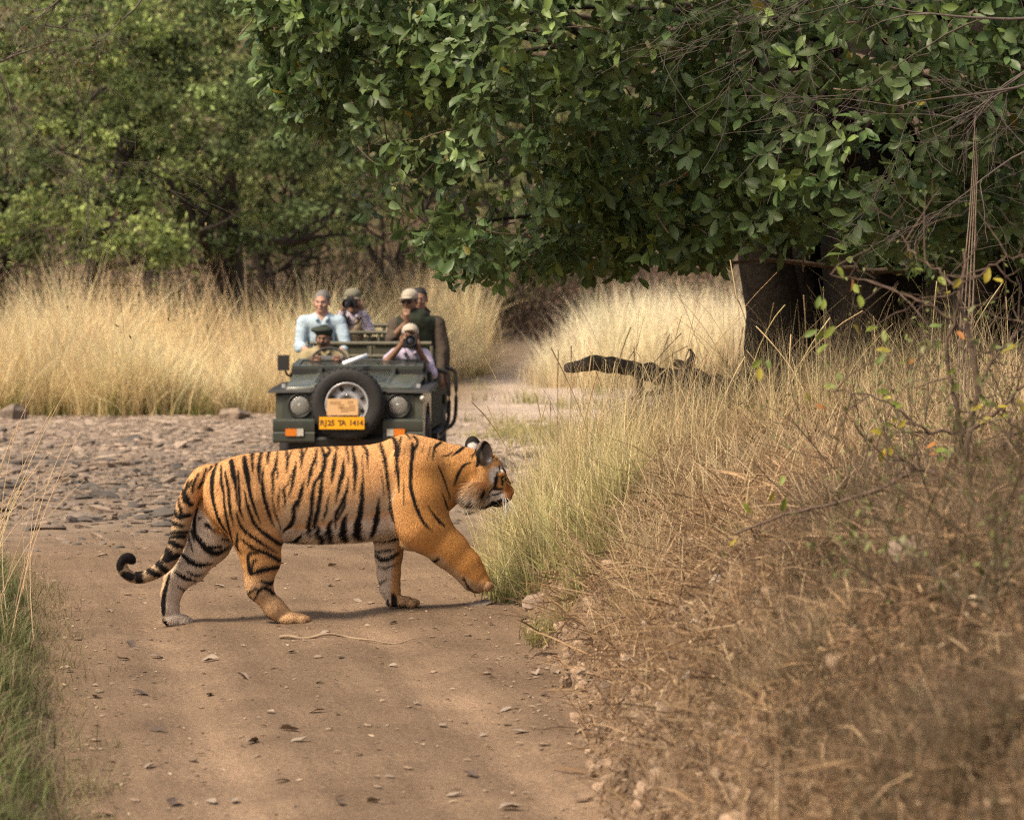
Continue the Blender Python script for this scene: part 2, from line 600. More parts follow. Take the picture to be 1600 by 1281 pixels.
# ------------------------------------------------------------------ the tiger
def build_tiger():
    KD, D0 = 0.42, 15.05
    U = lambda px: (px - 525.0) / 300.0
    W = lambda py: (965.0 - py) / 300.0
    r_ = lambda r: r / 300.0
    B = Body()
    TR, NH, FH, NF, FF, TL, HD, EN, EF = range(9)
    # trunk as a loft of egg sections: px, top row, bottom row, half width (m)
    sec = np.array([[322, 737, 800, .085], [340, 723, 822, .125], [380, 710, 838, .165], [440, 704, 845, .185], [500, 698, 848, .20],
                    [565, 696, 845, .20], [595, 691, 841, .187], [617, 682, 839, .175], [640, 678, 838, .165], [672, 684, 822, .145], [700, 692, 800, .125],
                    [722, 697, 781, .108], [742, 702, 772, .10]], float)
    sm = smooth_path(sec, 60)
    su, st, sb, sh = U(sm[:, 0]), W(sm[:, 1]), W(sm[:, 2]), sm[:, 3]

    def trunk(x, y, z):
        u = np.clip(x, su[0], su[-1])
        tp, bt, hw = np.interp(u, su, st), np.interp(u, su, sb), np.interp(u, su, sh)
        c, h = (tp + bt) / 2, (tp - bt) / 2
        zz = (z - c) / h
        # belly fuller in the middle, back narrower at the spine
        hw2 = hw * (1 - 0.22 * np.clip(zz, 0, 1) ** 2)
        q = np.sqrt((y / hw2) ** 2 + zz ** 2)
        d = (q - 1) * np.minimum(hw, h)
        du = np.abs(x - u)
        return np.where(du > 0, np.sqrt(np.maximum(d, 0) ** 2 + du ** 2) + np.minimum(d, 0) * 0.3, d)
    B.fn(trunk, (su[0] - .03, -.22, sb.min() - .02), (su[-1] + .03, .22, st.max() + .02), 0.02, TR)
    ch = lambda pts, v: [(U(p[0]), v + (p[3] if len(p) > 3 else 0), W(p[1]), r_(p[2])) for p in pts]
    # hind legs
    B.chain(ch([(372, 758, 44), (384, 785, 50), (404, 832, 38.5), (410, 872, 29), (407, 905, 20), (406, 916, 17), (432, 948, 14.5), (448, 960, 12)], -.085), .035, NH, .8)
    B.ell((U(459), -.085, W(963.5)), (r_(24), r_(17), r_(9.5)), .015, NH)
    for k, dv in enumerate((-.040, -.0135, .0135, .040)):
        B.ell((U(474 + (4 if k in (1, 2) else 0)), -.085 + dv, W(965)), (r_(9), r_(5.2), r_(7)), .003, NH)
    B.chain(ch([(352, 775, 44), (342, 805, 44), (322, 848, 35), (294, 888, 25), (272, 910, 18), (264, 930, 14), (262, 955, 12.5), (264, 968, 12)], .095), .035, FH, .8)
    B.ell((U(273), .095, W(972)), (r_(22), r_(17), r_(10.5)), .015, FH)
    for k, dv in enumerate((-.040, -.0135, .0135, .040)):
        B.ell((U(286 + (4 if k in (1, 2) else 0)), .095 + dv, W(974.5)), (r_(9), r_(5.2), r_(7.5)), .003, FH)
    # fore legs
    B.chain(ch([(655, 735, 40, .03), (655, 780, 44, .015), (662, 818, 39), (703, 856, 27.5), (728, 880, 22.5), (742, 900, 18.5), (748, 906, 15)], -.115), .04, NF, .85)
    B.ell((U(753), -.115, W(906)), (r_(13), r_(16), r_(11)), .012, NF)
    for k, dv in enumerate((-.038, -.013, .013, .038)):
        B.ell((U(761 + (3 if k in (1, 2) else 0)), -.115 + dv, W(911)), (r_(7.5), r_(5), r_(7.5)), .003, NF)
    B.chain(ch([(622, 790, 40, -.02), (608, 832, 28), (606, 870, 20), (606, 900, 16.5), (608, 922, 14), (613, 938, 12)], .105), .035, FF, .85)
    B.ell((U(627), .105, W(942.5)), (r_(21), r_(16), r_(8.5)), .015, FF)
    for k, dv in enumerate((-.038, -.013, .013, .038)):
        B.ell((U(643 + (4 if k in (1, 2) else 0)), .105 + dv, W(944.5)), (r_(8), r_(5), r_(6)), .003, FF)
    B.ell((U(609), .105, W(944)), (r_(8), r_(11), r_(7)), .01, FF)
    # muscle under the coat
    B.ell((U(638), -.128, W(722)), (r_(22), .048, r_(36)), .03, TR)
    B.ell((U(638), .125, W(722)), (r_(24), .035, r_(34)), .03, TR)
    B.ell((U(645), -.165, W(803)), (r_(24), .042, r_(32)), .03, NF)
    B.ell((U(392), -.145, W(788)), (r_(28), .048, r_(44)), .03, NH)
    B.ell((U(640), -.12, W(846)), (r_(14), .03, r_(10)), .02, NF)
    # tail
    tl = smooth_path([(330, 742, 19), (314, 748, 17), (300, 770, 16), (288, 800, 15.5), (282, 828, 14.2), (274, 855, 13.2), (260, 880, 12), (240, 895, 10.2),
                      (217, 902, 8.8), (200, 897, 7.6), (191, 884, 7.2), (195, 873, 7), (203, 871, 6.6), (208, 876, 5.2)], 40)
    B.chain([(U(a), -.01, W(b), r_(c) * .93) for a, b, c in tl], .012, TL)
    B.ell((U(326), .02, W(791)), (r_(12), .045, r_(10)), .012, TR)
    # head
    B.ell((U(757), 0, W(735)), (r_(29), .10, r_(29)), .03, HD)
    B.ell((U(748), 0, W(756)), (r_(24), .118, r_(24)), .03, HD)
    B.ell((U(741), -.05, W(770)), (r_(18), .06, r_(17)), .03, HD)
    B.ell((U(741), .05, W(770)), (r_(18), .06, r_(17)), .03, HD)
    B.seg((U(774), 0, W(750)), (U(789), 0, W(769)), r_(19), r_(11.5), .02, HD, 1.25)
    B.seg((U(779), 0, W(738)), (U(797), 0, W(768)), r_(9), r_(6), .012, HD, 1.6)
    for s in (-1, 1):
        B.ell((U(790), s * .028, W(775)), (r_(10.5), .032, r_(9)), .01, HD)
        B.ell((U(783), s * .058, W(738.5)), (r_(8), .03, r_(6)), .012, HD)
        B.ell((U(789), s * .062, W(747)), (r_(5), .018, r_(4)), .008, HD, sub=True)
    B.ell((U(778), 0, W(783)), (r_(13), .04, r_(9)), .015, HD)
    B.ell((U(767), 0, W(770)), (r_(16), .075, r_(15)), .02, HD)
    B.seg((U(762), 0, W(778)), (U(782), 0, W(782)), r_(11), r_(8), .012, HD, 1.3)
    # ears: cupped discs
    def ear(px, py, v, rx, rz, tilt, yaw, g):
        R = (Matrix.Rotation(yaw, 3, 'Z') @ Matrix.Rotation(tilt, 3, 'Y'))
        Rl = [[R[i][j] for j in range(3)] for i in range(3)]
        c = np.array([U(px), v, W(py)])
        B.ell(c, (r_(11), r_(rx), r_(rz)), .012, g, Rl)
        off = np.array(R @ Vector((r_(8), 0, r_(3))))
        B.ell(c + off, (r_(9), r_(rx - 4), r_(rz - 4)), .006, g, Rl, sub=True)
    ear(757, 707, -.078, 15, 20, -.12, -.75, EN)
    ear(739, 699, .078, 15, 17, -.1, .75, EF)
    V, Q = B.mesh(0.0062)
    gid = B.groups(V)
    px, py, vv = V[:, 0] * 300 + 525, 965 - V[:, 2] * 300, V[:, 1]

    # ---- coat colours
    orange = np.array([0.66, 0.36, 0.15]); deep = np.array([0.58, 0.27, 0.07]); white = np.array([0.62, 0.54, 0.45])
    black = np.array([0.012, 0.010, 0.009]); cream = np.array([0.56, 0.42, 0.27])
    n1 = fbm(px / 30, py / 30, 1.0, 4)
    mixv = lambda c, col, w: c * (1 - w[:, None]) + col * w[:, None]
    C = np.tile(orange, (len(V), 1))
    C = mixv(C, deep, np.clip((px - 600) / 70, 0, 1) * np.clip((py - 690) / 40, 0, 1) * 0.85)
    C = mixv(C, deep, np.isin(gid, [NH]) * np.clip((py - 760) / 80, 0, 1) * 0.35)
    # white belly with a soft irregular border
    bl = np.interp(px, [330, 430, 450, 520, 590, 630, 660], [900, 860, 816, 808, 795, 793, 850])
    C = mixv(C, white * 1.3, np.isin(gid, [TR]) * np.clip((py - bl + n1 * 22) / 16, 0, 1))
    C = mixv(C, cream * 1.05, np.isin(gid, [TR]) * np.clip((py - bl + 45 + n1 * 30) / 40, 0, .75) * (py < bl + 2))
    inner = np.clip((vv + 0.02) / 0.05, 0, 1)
    C = mixv(C, white * .85, np.isin(gid, [NH, NF]) * inner)
    C = mixv(C, cream * .8, np.isin(gid, [NF]) * np.clip((py - np.interp(px, [620, 690, 740, 770], [835, 858, 900, 930]) + n1 * 10) / 14, 0, 1) * .8)
    C = mixv(C, cream * .85, np.isin(gid, [NH]) * np.clip((py - 870) / 40, 0, 1) * .55)
    C = mixv(C, np.array([.40, .29, .19]), np.isin(gid, [NF]) * np.clip((py - 898) / 10, 0, 1) * .7)
    fhw = np.clip((px - np.interp(py, [760, 800, 860, 990], [330, 296, 262, 230])) / 18, 0, 1)
    C = mixv(C, np.array([.66, .53, .40]), (gid == FH) * np.clip((py - 786) / 14, 0, 1) * np.clip(fhw + .35, 0, 1))
    C = mixv(C, np.array([.68, .55, .42]), (gid == FF) * np.clip((np.interp(py, [820, 850, 940], [640, 622, 612]) - px + n1 * 6) / 6, 0, 1))
    C = mixv(C, cream * .75, (gid == FF) * np.clip((px - 618) / 6, 0, 1) * .6)
    C = mixv(C, cream * .8, (gid == TL) * np.clip((py - 765) / 60, 0, 1) * .8)
    # head whites
    hd = (gid == HD)
    C = mixv(C, orange * 1.05, hd * 0.5)
    C = mixv(C, cream * 1.2, hd * np.clip(1.2 - ((px - 743) ** 2 / 24 ** 2 + (py - 768) ** 2 / 19 ** 2) + n1 * .9, 0, 1) * .8)
    C = mixv(C, white * 1.5, hd * np.clip(1.25 - ((px - 738) ** 2 / 20 ** 2 + (py - 780) ** 2 / 13 ** 2) + n1 * 1.2, 0, 1))
    C = mixv(C, white * 1.4, hd * np.clip(1.3 - ((px - 771) ** 2 / 7 ** 2 + (py - 741) ** 2 / 14 ** 2), 0, 1))
    C = mixv(C, white * 1.4, hd * np.clip(1.4 - ((px - 782) ** 2 / 8 ** 2 + (py - 732) ** 2 / 5 ** 2), 0, 1))
    C = mixv(C, white * 1.35, hd * np.clip(1.5 - ((px - 776) ** 2 / 14 ** 2 + (py - 774) ** 2 / 9 ** 2), 0, 1))
    C = mixv(C, np.array([.42, .15, .04]), hd * np.clip(1.4 - ((px - 795) ** 2 / 6 ** 2 + (py - 760) ** 2 / 15 ** 2), 0, 1))
    C = mixv(C, np.array([.10, .035, .025]), hd * np.clip((px - 797.5) / 2, 0, 1) * np.clip((py - 769) / 3, 0, 1))
    en = (gid == EN)
    C[en] = np.array([0.15, 0.11, 0.08])
    C = mixv(C, white * .9, en * np.clip((px - 758) / 8, 0, 1) * np.clip((py - 712) / 8, 0, 1))
    ef = (gid == EF)
    C[ef] = black * 1.5
    C = mixv(C, np.array([.75, .72, .68]), ef * np.clip(1.5 - ((px - 739) ** 2 / 8 ** 2 + (py - 697) ** 2 / 5 ** 2), 0, 1))
    C *= (1 + 0.16 * fbm(px / 6, py / 14, 1, 3) + 0.12 * n1)[:, None]

    # ---- stripes, drawn along the flank, each limb with its own set
    ZB = (420, 670, 6.741); ZC = (600, 670, 6.741); ZD = (230, 680, 4.132); ZE = (560, 820, 6.957); ZH = (680, 670, 9.15); ZT = (180, 720, 6.406)
    allb = [TR, NH, NF, HD]
    S = []
    def add(z, gs, *lines):
        for ln in lines:
            S.append((gs, [(z[0] + a / z[2], z[1] + b / z[2], w / z[2]) for a, b, w in ln]))
    add(ZB, [TR, NF, NH],
        [(100, 180, 4), (100, 260, 8), (95, 370, 14), (75, 450, 14), (80, 560, 14), (90, 690, 4)], [(105, 390, 6), (125, 450, 8), (118, 510, 3)],
        [(190, 220, 10), (215, 300, 12), (220, 370, 11), (215, 450, 3)], [(250, 230, 8), (225, 310, 7)],
        [(350, 195, 10), (365, 280, 13), (365, 410, 4)], [(405, 200, 9), (375, 300, 8)],
        [(310, 330, 4), (295, 430, 16), (280, 560, 14), (245, 690, 3)], [(260, 450, 3), (235, 560, 7), (205, 580, 9), (190, 640, 13), (205, 710, 12), (203, 800, 4)],
        [(155, 600, 4), (140, 700, 10), (140, 830, 4)],
        [(405, 500, 4), (375, 640, 20), (350, 720, 19), (300, 790, 20), (295, 890, 21), (270, 975, 20), (190, 1040, 12)], [(382, 640, 8), (352, 740, 13), (345, 820, 4)],
        [(520, 200, 5), (510, 300, 14), (470, 400, 14), (455, 500, 12), (435, 590, 4)], [(525, 330, 8), (530, 390, 3)], [(495, 400, 7), (482, 470, 4)],
        [(560, 185, 10), (615, 275, 16), (655, 220, 12), (615, 178, 9)],
        [(615, 270, 18), (605, 400, 19), (560, 480, 15), (510, 560, 14), (490, 700, 19), (480, 850, 17), (455, 950, 20), (450, 1030, 22), (490, 1090, 8)],
        [(600, 420, 10), (585, 560, 19), (570, 700, 20), (545, 850, 22), (515, 950, 22), (500, 1040, 8)], [(540, 1000, 12), (560, 1070, 26), (600, 1130, 34), (590, 1200, 20)],
        [(720, 215, 8), (715, 350, 20), (700, 450, 16), (690, 550, 4)], [(805, 290, 4), (805, 430, 19), (770, 560, 18), (738, 750, 5)],
        [(680, 640, 4), (650, 740, 8), (640, 830, 12), (598, 950, 4)],
        [(860, 480, 4), (855, 600, 12), (790, 760, 14), (740, 880, 18), (725, 1030, 6)], [(842, 650, 8), (820, 780, 12), (760, 925, 7)],
        [(690, 935, 12), (660, 1010, 22), (680, 1090, 30), (700, 1180, 24)], [(850, 870, 7), (815, 960, 26), (810, 1040, 34), (840, 1120, 36), (850, 1160, 10)],
        [(825, 180, 9), (850, 270, 10), (855, 360, 4)], [(885, 175, 9), (920, 300, 16), (935, 430, 20), (930, 660, 4)],
        [(995, 260, 4), (1015, 450, 8), (1010, 600, 16), (1005, 750, 22), (985, 880, 26), (960, 980, 32), (965, 1080, 36), (1020, 1140, 18)],
        [(1000, 175, 9), (1050, 230, 14), (1060, 330, 8), (1068, 410, 3)], [(1185, 680, 4), (1170, 830, 20), (1150, 950, 27), (1118, 1095, 18)],
        [(1185, 155, 13), (1225, 260, 17), (1260, 430, 15), (1290, 640, 12), (1300, 780, 10), (1335, 950, 5)], [(1285, 780, 8), (1290, 850, 8), (1330, 950, 4)],
        [(1300, 90, 8), (1340, 120, 18), (1360, 250, 18), (1375, 450, 15), (1390, 640, 4)], [(1395, 85, 10), (1388, 180, 14), (1372, 300, 10)],
        [(1200, 400, 3), (1225, 560, 6), (1235, 700, 3)], [(1435, 510, 3), (1440, 640, 6), (1437, 770, 3)],
        [(190, 1170, 12), (300, 1195, 14), (450, 1200, 10)], [(385, 1090, 14), (330, 1150, 22), (270, 1175, 14)], [(700, 178, 9), (745, 205, 7)])
    add(ZC, [TR, NF, HD],
        [(305, 140, 9), (318, 220, 19), (300, 350, 17), (297, 550, 17), (325, 680, 17), (385, 860, 15), (450, 960, 13), (520, 1040, 4)],
        [(320, 75, 9), (362, 130, 12), (328, 210, 13)], [(235, 50, 9), (290, 100, 6)], [(425, 160, 3), (405, 230, 4)], [(490, 180, 7), (465, 300, 4)],
        [(605, 140, 11), (540, 190, 14), (518, 300, 4)], [(865, 175, 8), (800, 220, 15), (722, 278, 4)], [(728, 236, 6), (670, 270, 8), (610, 278, 3)],
        [(575, 360, 4), (630, 480, 8), (670, 600, 7), (708, 710, 4)], [(475, 765, 4), (540, 870, 10), (590, 930, 12), (645, 985, 9)],
        [(618, 655, 4), (655, 740, 8), (680, 815, 8)], [(920, 342, 7), (850, 370, 12), (800, 440, 14), (770, 510, 14), (752, 570, 8)], [(985, 205, 6), (930, 295, 8)],
        [(245, 110, 3), (240, 230, 4)], [(690, 300, 3), (700, 390, 4)])
    add(ZD, [TR, NH],
        [(455, 185, 12), (440, 260, 14), (440, 350, 12), (455, 440, 10), (490, 540, 10), (535, 615, 5)], [(440, 380, 6), (472, 475, 4)],
        [(495, 185, 6), (505, 290, 8), (520, 360, 6), (530, 470, 8), (550, 580, 8), (565, 675, 7)], [(525, 220, 6), (550, 330, 9), (560, 440, 9), (580, 560, 3)],
        [(560, 160, 13), (580, 240, 14), (600, 330, 7), (605, 420, 3)], [(605, 210, 5), (620, 340, 7), (625, 440, 8), (648, 525, 3)],
        [(635, 140, 12), (665, 240, 14), (685, 340, 10), (715, 440, 8), (752, 545, 3)], [(652, 340, 4), (680, 450, 8), (720, 550, 10), (790, 620, 11), (885, 695, 13)],
        [(685, 115, 13), (697, 220, 3)], [(742, 115, 10), (738, 210, 12), (745, 290, 3)], [(768, 195, 4), (762, 290, 9), (780, 390, 10), (810, 490, 9), (838, 570, 3)],
        [(790, 100, 11), (792, 175, 5)], [(828, 385, 4), (850, 490, 6), (880, 595, 4)], [(605, 475, 5), (630, 560, 9), (690, 620, 10), (770, 680, 9), (852, 740, 4)],
        [(622, 640, 5), (700, 700, 10), (790, 740, 12), (865, 790, 11)], [(607, 615, 7), (595, 690, 10), (622, 745, 3)],
        [(735, 740, 5), (690, 735, 9), (670, 770, 10), (680, 865, 11)], [(732, 785, 4), (705, 790, 8), (690, 875, 7)], [(688, 878, 9), (760, 845, 14), (860, 833, 13)],
        [(748, 918, 5), (800, 935, 13), (840, 922, 9)], [(665, 1000, 8), (718, 963, 9)], [(708, 1035, 5), (745, 970, 10), (790, 970, 12), (828, 1010, 7)],
        [(672, 1020, 7), (730, 1105, 10), (790, 1160, 12), (850, 1205, 12)], [(850, 1210, 10), (900, 1215, 8)],
        [(385, 210, 8), (370, 290, 9), (342, 335, 8)], [(430, 185, 7), (402, 230, 4)], [(300, 300, 4)])
    add(ZD, [FH],
        [(322, 475, 6), (300, 570, 10), (310, 640, 13), (350, 690, 15), (400, 740, 20), (450, 760, 14), (525, 722, 5)], [(470, 718, 11), (395, 715, 9)], [(278, 610, 6), (303, 680, 4)],
        [(260, 640, 6), (293, 745, 4)], [(485, 668, 7), (570, 678, 8)], [(335, 535, 7), (350, 528, 6)], [(405, 522, 9), (420, 518, 7)], [(380, 562, 10), (412, 592, 11)], [(430, 608, 8), (462, 612, 9)],
        [(340, 610, 4), (344, 614, 3)], [(390, 640, 4), (394, 644, 3)], [(215, 765, 11), (280, 815, 16), (340, 835, 14), (420, 828, 5)], [(175, 883, 8), (240, 920, 14), (305, 943, 7)],
        [(255, 878, 5), (310, 905, 10), (350, 898, 6)], [(190, 980, 5), (235, 1010, 8)], [(140, 900, 7), (108, 1000, 12), (93, 1090, 14), (98, 1160, 10)], [(95, 1205, 14), (120, 1235, 12)])
    add(ZE, [FF, TR], [(150, 180, 13), (300, 182, 12), (455, 135, 11)])
    add(ZE, [FF], [(180, 302, 11), (290, 285, 14), (390, 268, 5)], [(180, 335, 12), (260, 380, 22), (350, 360, 20), (440, 298, 9)], [(210, 465, 6), (310, 470, 10), (415, 428, 4)],
        [(370, 760, 16), (385, 830, 28), (400, 890, 26), (500, 912, 12)], [(230, 650, 10), (300, 590, 6)], [(310, 830, 14), (330, 900, 10)])
    add(ZE, [NF], [(815, 360, 13), (870, 340, 14), (888, 305, 5)], [(1150, 540, 12), (1220, 660, 12), (1300, 705, 8)])
    add(ZT, [TL],
        [(650, 360, 10), (670, 460, 14), (690, 530, 20), (760, 530, 18)], [(605, 470, 16), (640, 545, 22), (745, 535, 18)], [(690, 280, 14), (710, 370, 20), (775, 425, 20)],
        [(745, 200, 12), (720, 280, 13), (740, 360, 18), (770, 430, 12)], [(575, 580, 18), (620, 620, 20), (700, 640, 12)], [(550, 705, 16), (720, 705, 17)], [(560, 748, 12), (700, 748, 18)],
        [(535, 780, 22), (600, 815, 26), (680, 850, 16)], [(520, 870, 26), (560, 940, 40), (520, 975, 30), (640, 935, 24)], [(430, 1000, 34), (520, 1085, 26)], [(350, 1085, 26), (450, 1130, 26)],
        [(250, 1110, 36), (260, 1220, 36)], [(110, 1130, 34), (170, 1150, 36)], [(60, 1060, 30), (60, 1000, 44), (120, 960, 46), (200, 990, 46), (190, 1050, 40)],
        [(845, 130, 10), (800, 220, 11), (790, 300, 10)])
    add(ZT, [TL, TR, NH], [(925, 70, 10), (890, 190, 12), (855, 260, 13)], [(980, 50, 11), (950, 90, 6)], [(850, 120, 10), (815, 200, 11), (795, 290, 10)], [(780, 190, 9), (750, 260, 9)])
    add(ZH, [HD],
        [(890, 600, 12), (875, 720, 24), (862, 830, 20)], [(915, 520, 10), (930, 600, 14)], [(975, 560, 14), (1012, 620, 8)], [(960, 680, 14), (965, 790, 14)],
        [(775, 890, 13), (820, 845, 15), (900, 850, 18), (970, 842, 10)], [(735, 955, 12), (820, 930, 12), (900, 920, 12), (955, 890, 9)], [(730, 830, 20), (700, 905, 18)],
        [(770, 1050, 18), (820, 1070, 44), (880, 1075, 48), (915, 1040, 30)], [(565, 960, 12), (570, 1060, 18), (558, 1120, 6)], [(680, 1040, 8), (760, 1060, 10)], [(940, 1000, 10), (1040, 1035, 12)],
        [(975, 690, 26), (985, 715, 26)], [(900, 1010, 9), (960, 1018, 10), (1050, 1000, 8)], [(830, 400, 5), (890, 330, 8)], [(860, 450, 5), (905, 400, 8)])
    add(ZH, [EN, HD], [(605, 330, 34), (600, 430, 38), (605, 500, 26)])
    add(ZH, [EN], [(630, 320, 22), (690, 205, 20), (740, 175, 18), (800, 195, 14)])
    P2 = np.stack([px + 1.6 * fbm(px / 9, py / 9, 1, 3) * 1.2, py], 1)
    for gs, ln in S:
        msk = np.isin(gid, gs)
        ln2 = np.array(ln if len(ln) > 1 else ln * 2)
        if len(ln2) > 2: ln2 = smooth_path(ln2, len(ln2) * 4)
        lo = ln2[:, :2].min(0) - 8; hi = ln2[:, :2].max(0) + 8
        msk &= (P2 > lo).all(1) & (P2 < hi).all(1)
        if not msk.any(): continue
        pts = P2[msk]
        cov = np.zeros(len(pts))
        for a, b in zip(ln2[:-1], ln2[1:]):
            ab = b[:2] - a[:2]
            h = np.clip(((pts - a[:2]) @ ab) / max(ab @ ab, 1e-9), 0, 1)
            dist = np.linalg.norm(pts - a[:2] - h[:, None] * ab, axis=1)
            cov = np.maximum(cov, np.clip((a[2] + (b[2] - a[2]) * h) * 1.22 - dist + 0.75, 0, 1.5) / 1.5)
        cur = C[msk]
        C[msk] = cur * (1 - cov[:, None]) + black * cov[:, None]

    def world(V):
        dc = D0 + KD * V[:, 0]
        return np.stack([(300 * V[:, 0] - 275) / F * dc, dc + V[:, 1], EYE - (500 - 300 * V[:, 2]) / F * dc], 1)
    base = Vector((-0.9, D0, 0.0))
    root = empty("tiger", base)
    tag(root, "orange tiger with black stripes walking across the dirt track", "tiger")
    m = mat("tiger_coat", attr="Col", rough=0.85, spec=0.18, bump=0.5, bscale=220)
    link("body", np_mesh("tiger_body", world(V) - np.array(base), Q, C), m, root)

    # short fur: fine strands that follow the lie of the coat
    Vw = world(V)
    tri = np.concatenate([Q[:, [0, 1, 2]], Q[:, [0, 2, 3]]])
    e1, e2 = Vw[tri[:, 1]] - Vw[tri[:, 0]], Vw[tri[:, 2]] - Vw[tri[:, 0]]
    nr = np.cross(e1, e2); ar = np.linalg.norm(nr, axis=1) + 1e-12; nr /= ar[:, None]
    nf = 180000
    pick = rng.choice(len(tri), nf, p=ar / ar.sum())
    a, b = rng.random(nf), rng.random(nf); fl = a + b > 1; a[fl], b[fl] = 1 - a[fl], 1 - b[fl]
    p0 = Vw[tri[pick, 0]] + e1[pick] * a[:, None] + e2[pick] * b[:, None]
    g = gid[tri[pick, 0]]
    pc = C[tri[pick, 0]] * (1 - a - b)[:, None] + C[tri[pick, 1]] * a[:, None] + C[tri[pick, 2]] * b[:, None]
    flow = np.tile(np.array([-0.8, -0.3, -0.55]), (nf, 1))
    leg = np.isin(g, [NH, FH, NF, FF]); flow[leg] = np.array([-0.15, 0, -1.0])
    hdm = np.isin(g, [HD]); flow[hdm] = np.array([-0.9, -0.3, -0.4])
    flow += rng.normal(0, .22, (nf, 3))
    n0 = nr[pick]
    flow -= n0 * (flow * n0).sum(1)[:, None]
    flow /= np.linalg.norm(flow, axis=1, keepdims=True) + 1e-9
    qx, qy = px[tri[pick, 0]], py[tri[pick, 0]]
    ruff = hdm & (qx < 770) & (qy > 752)
    bel = (g == TR) & (qy > 825)
    ln = np.where(ruff, rng.uniform(.035, .085, nf), np.where(bel, rng.uniform(.02, .04, nf), np.where(np.isin(g, [EN, EF]), .008, rng.uniform(.010, .021, nf))))
    ln[hdm & ~ruff] *= .8
    dirv = flow * 0.93 + n0 * np.where(ruff | bel, .42, .15)[:, None]
    side = np.cross(dirv, n0); side /= np.linalg.norm(side, axis=1, keepdims=True) + 1e-9
    wd = np.where(ruff, .0028, .0017)[:, None]
    tip = p0 + dirv * ln[:, None]
    fv = np.stack([p0 - side * wd - n0 * .001, p0 + side * wd - n0 * .001, tip], 1).reshape(-1, 3)
    ff = np.arange(nf * 3).reshape(-1, 3)
    fc = np.repeat(np.clip(pc * (1.05 + rng.normal(0, .11, (nf, 1))), 0.006, 1), 3, axis=0)
    o = link("fur", np_mesh("tiger_fur", fv - np.array(base), ff, fc), mat("tiger_fur", attr="Col", rough=0.8, spec=0.2, transl=0.15), root)
    o["kind"] = "stuff"
    # eyes, nose pad, whiskers
    def wp(px_, py_, v): return world(np.array([[U(px_), v, W(py_)]]))[0] - np.array(base)
    em = mat("tiger_eye", (0.30, 0.19, 0.03), 0.08, coat=1.0)
    for s in (-1, 1):
        e = bmesh.new(); bmesh.ops.create_uvsphere(e, u_segments=16, v_segments=10, radius=0.0125)
        me = bpy.data.meshes.new("eye"); e.to_mesh(me); e.free()
        for p in me.polygons: p.use_smooth = True
        ey = link("eye", me, em, root, wp(787, 747, s * .050))
        pb = bmesh.new(); bmesh.ops.create_uvsphere(pb, u_segments=10, v_segments=8, radius=0.0065)
        pm = bpy.data.meshes.new("pupil"); pb.to_mesh(pm); pb.free()
        link("pupil", pm, mat("tiger_pupil", (.005, .005, .005), .1), ey, (0.006, s * .006, 0))
    paths, rad = [], []
    for s in (-1, 1):
        for k in range(9):
            a0 = wp(789 + random.uniform(-3, 2), 774 + random.uniform(-3, 4), s * .05)
            dirw = Vector((random.uniform(-.15, .5), s * random.uniform(.25, .6), random.uniform(-.95, -.3))).normalized()
            L_ = random.uniform(.07, .12)
            pts = [np.array(a0) + np.array(dirw) * L_ * t + np.array([0, 0, -.02]) * t * t for t in np.linspace(0, 1, 5)]
            paths.append(pts); rad.append(np.linspace(.0011, .0004, 5))
    tv, tq = tubes(paths, rad, 4)
    link("whisker", np_mesh("whisker", tv, tq), mat("whisker", (.8, .78, .74), .4), root)["kind"] = "stuff"


build_tiger()
# ------------------------------------------------------------------ the safari vehicle
def bm_obj(name, bm, m, parent=None, smooth=False, bevel=0.0, loc=None, seg=2):
    if bevel:
        bmesh.ops.bevel(bm, geom=[e for e in bm.edges if e.calc_face_angle(0) > 0.5], offset=bevel, segments=seg, affect='EDGES', profile=0.6)
    bmesh.ops.recalc_face_normals(bm, faces=bm.faces)
    me = bpy.data.meshes.new(name)
    bm.to_mesh(me); bm.free()
    if smooth or bevel:
        for p in me.polygons: p.use_smooth = True
        if bevel or smooth == 'auto':
            try: me.set_sharp_from_angle(angle=math.radians(40))
            except Exception: pass
    return link(name, me, m, parent, loc)


def add_box(bm, x0, x1, y0, y1, z0, z1):
    vs = [bm.verts.new((x, y, z)) for x in (x0, x1) for y in (y0, y1) for z in (z0, z1)]
    for f in ((0, 1, 3, 2), (4, 6, 7, 5), (0, 4, 5, 1), (2, 3, 7, 6), (0, 2, 6, 4), (1, 5, 7, 3)):
        bm.faces.new([vs[i] for i in f])


def add_hex(bm, pts):
    """8 points: bottom 4 then top 4"""
    vs = [bm.verts.new(p) for p in pts]
    for f in ((3, 2, 1, 0), (4, 5, 6, 7), (0, 1, 5, 4), (1, 2, 6, 5), (2, 3, 7, 6), (3, 0, 4, 7)):
        bm.faces.new([vs[i] for i in f])


def add_prism(bm, prof, x0, x1):
    """profile in (y,z) extruded along x"""
    a = [bm.verts.new((x0, y, z)) for y, z in prof]
    b = [bm.verts.new((x1, y, z)) for y, z in prof]
    n = len(prof)
    bm.faces.new(a); bm.faces.new(b[::-1])
    for i in range(n):
        bm.faces.new([a[i], b[i], b[(i + 1) % n], a[(i + 1) % n]])


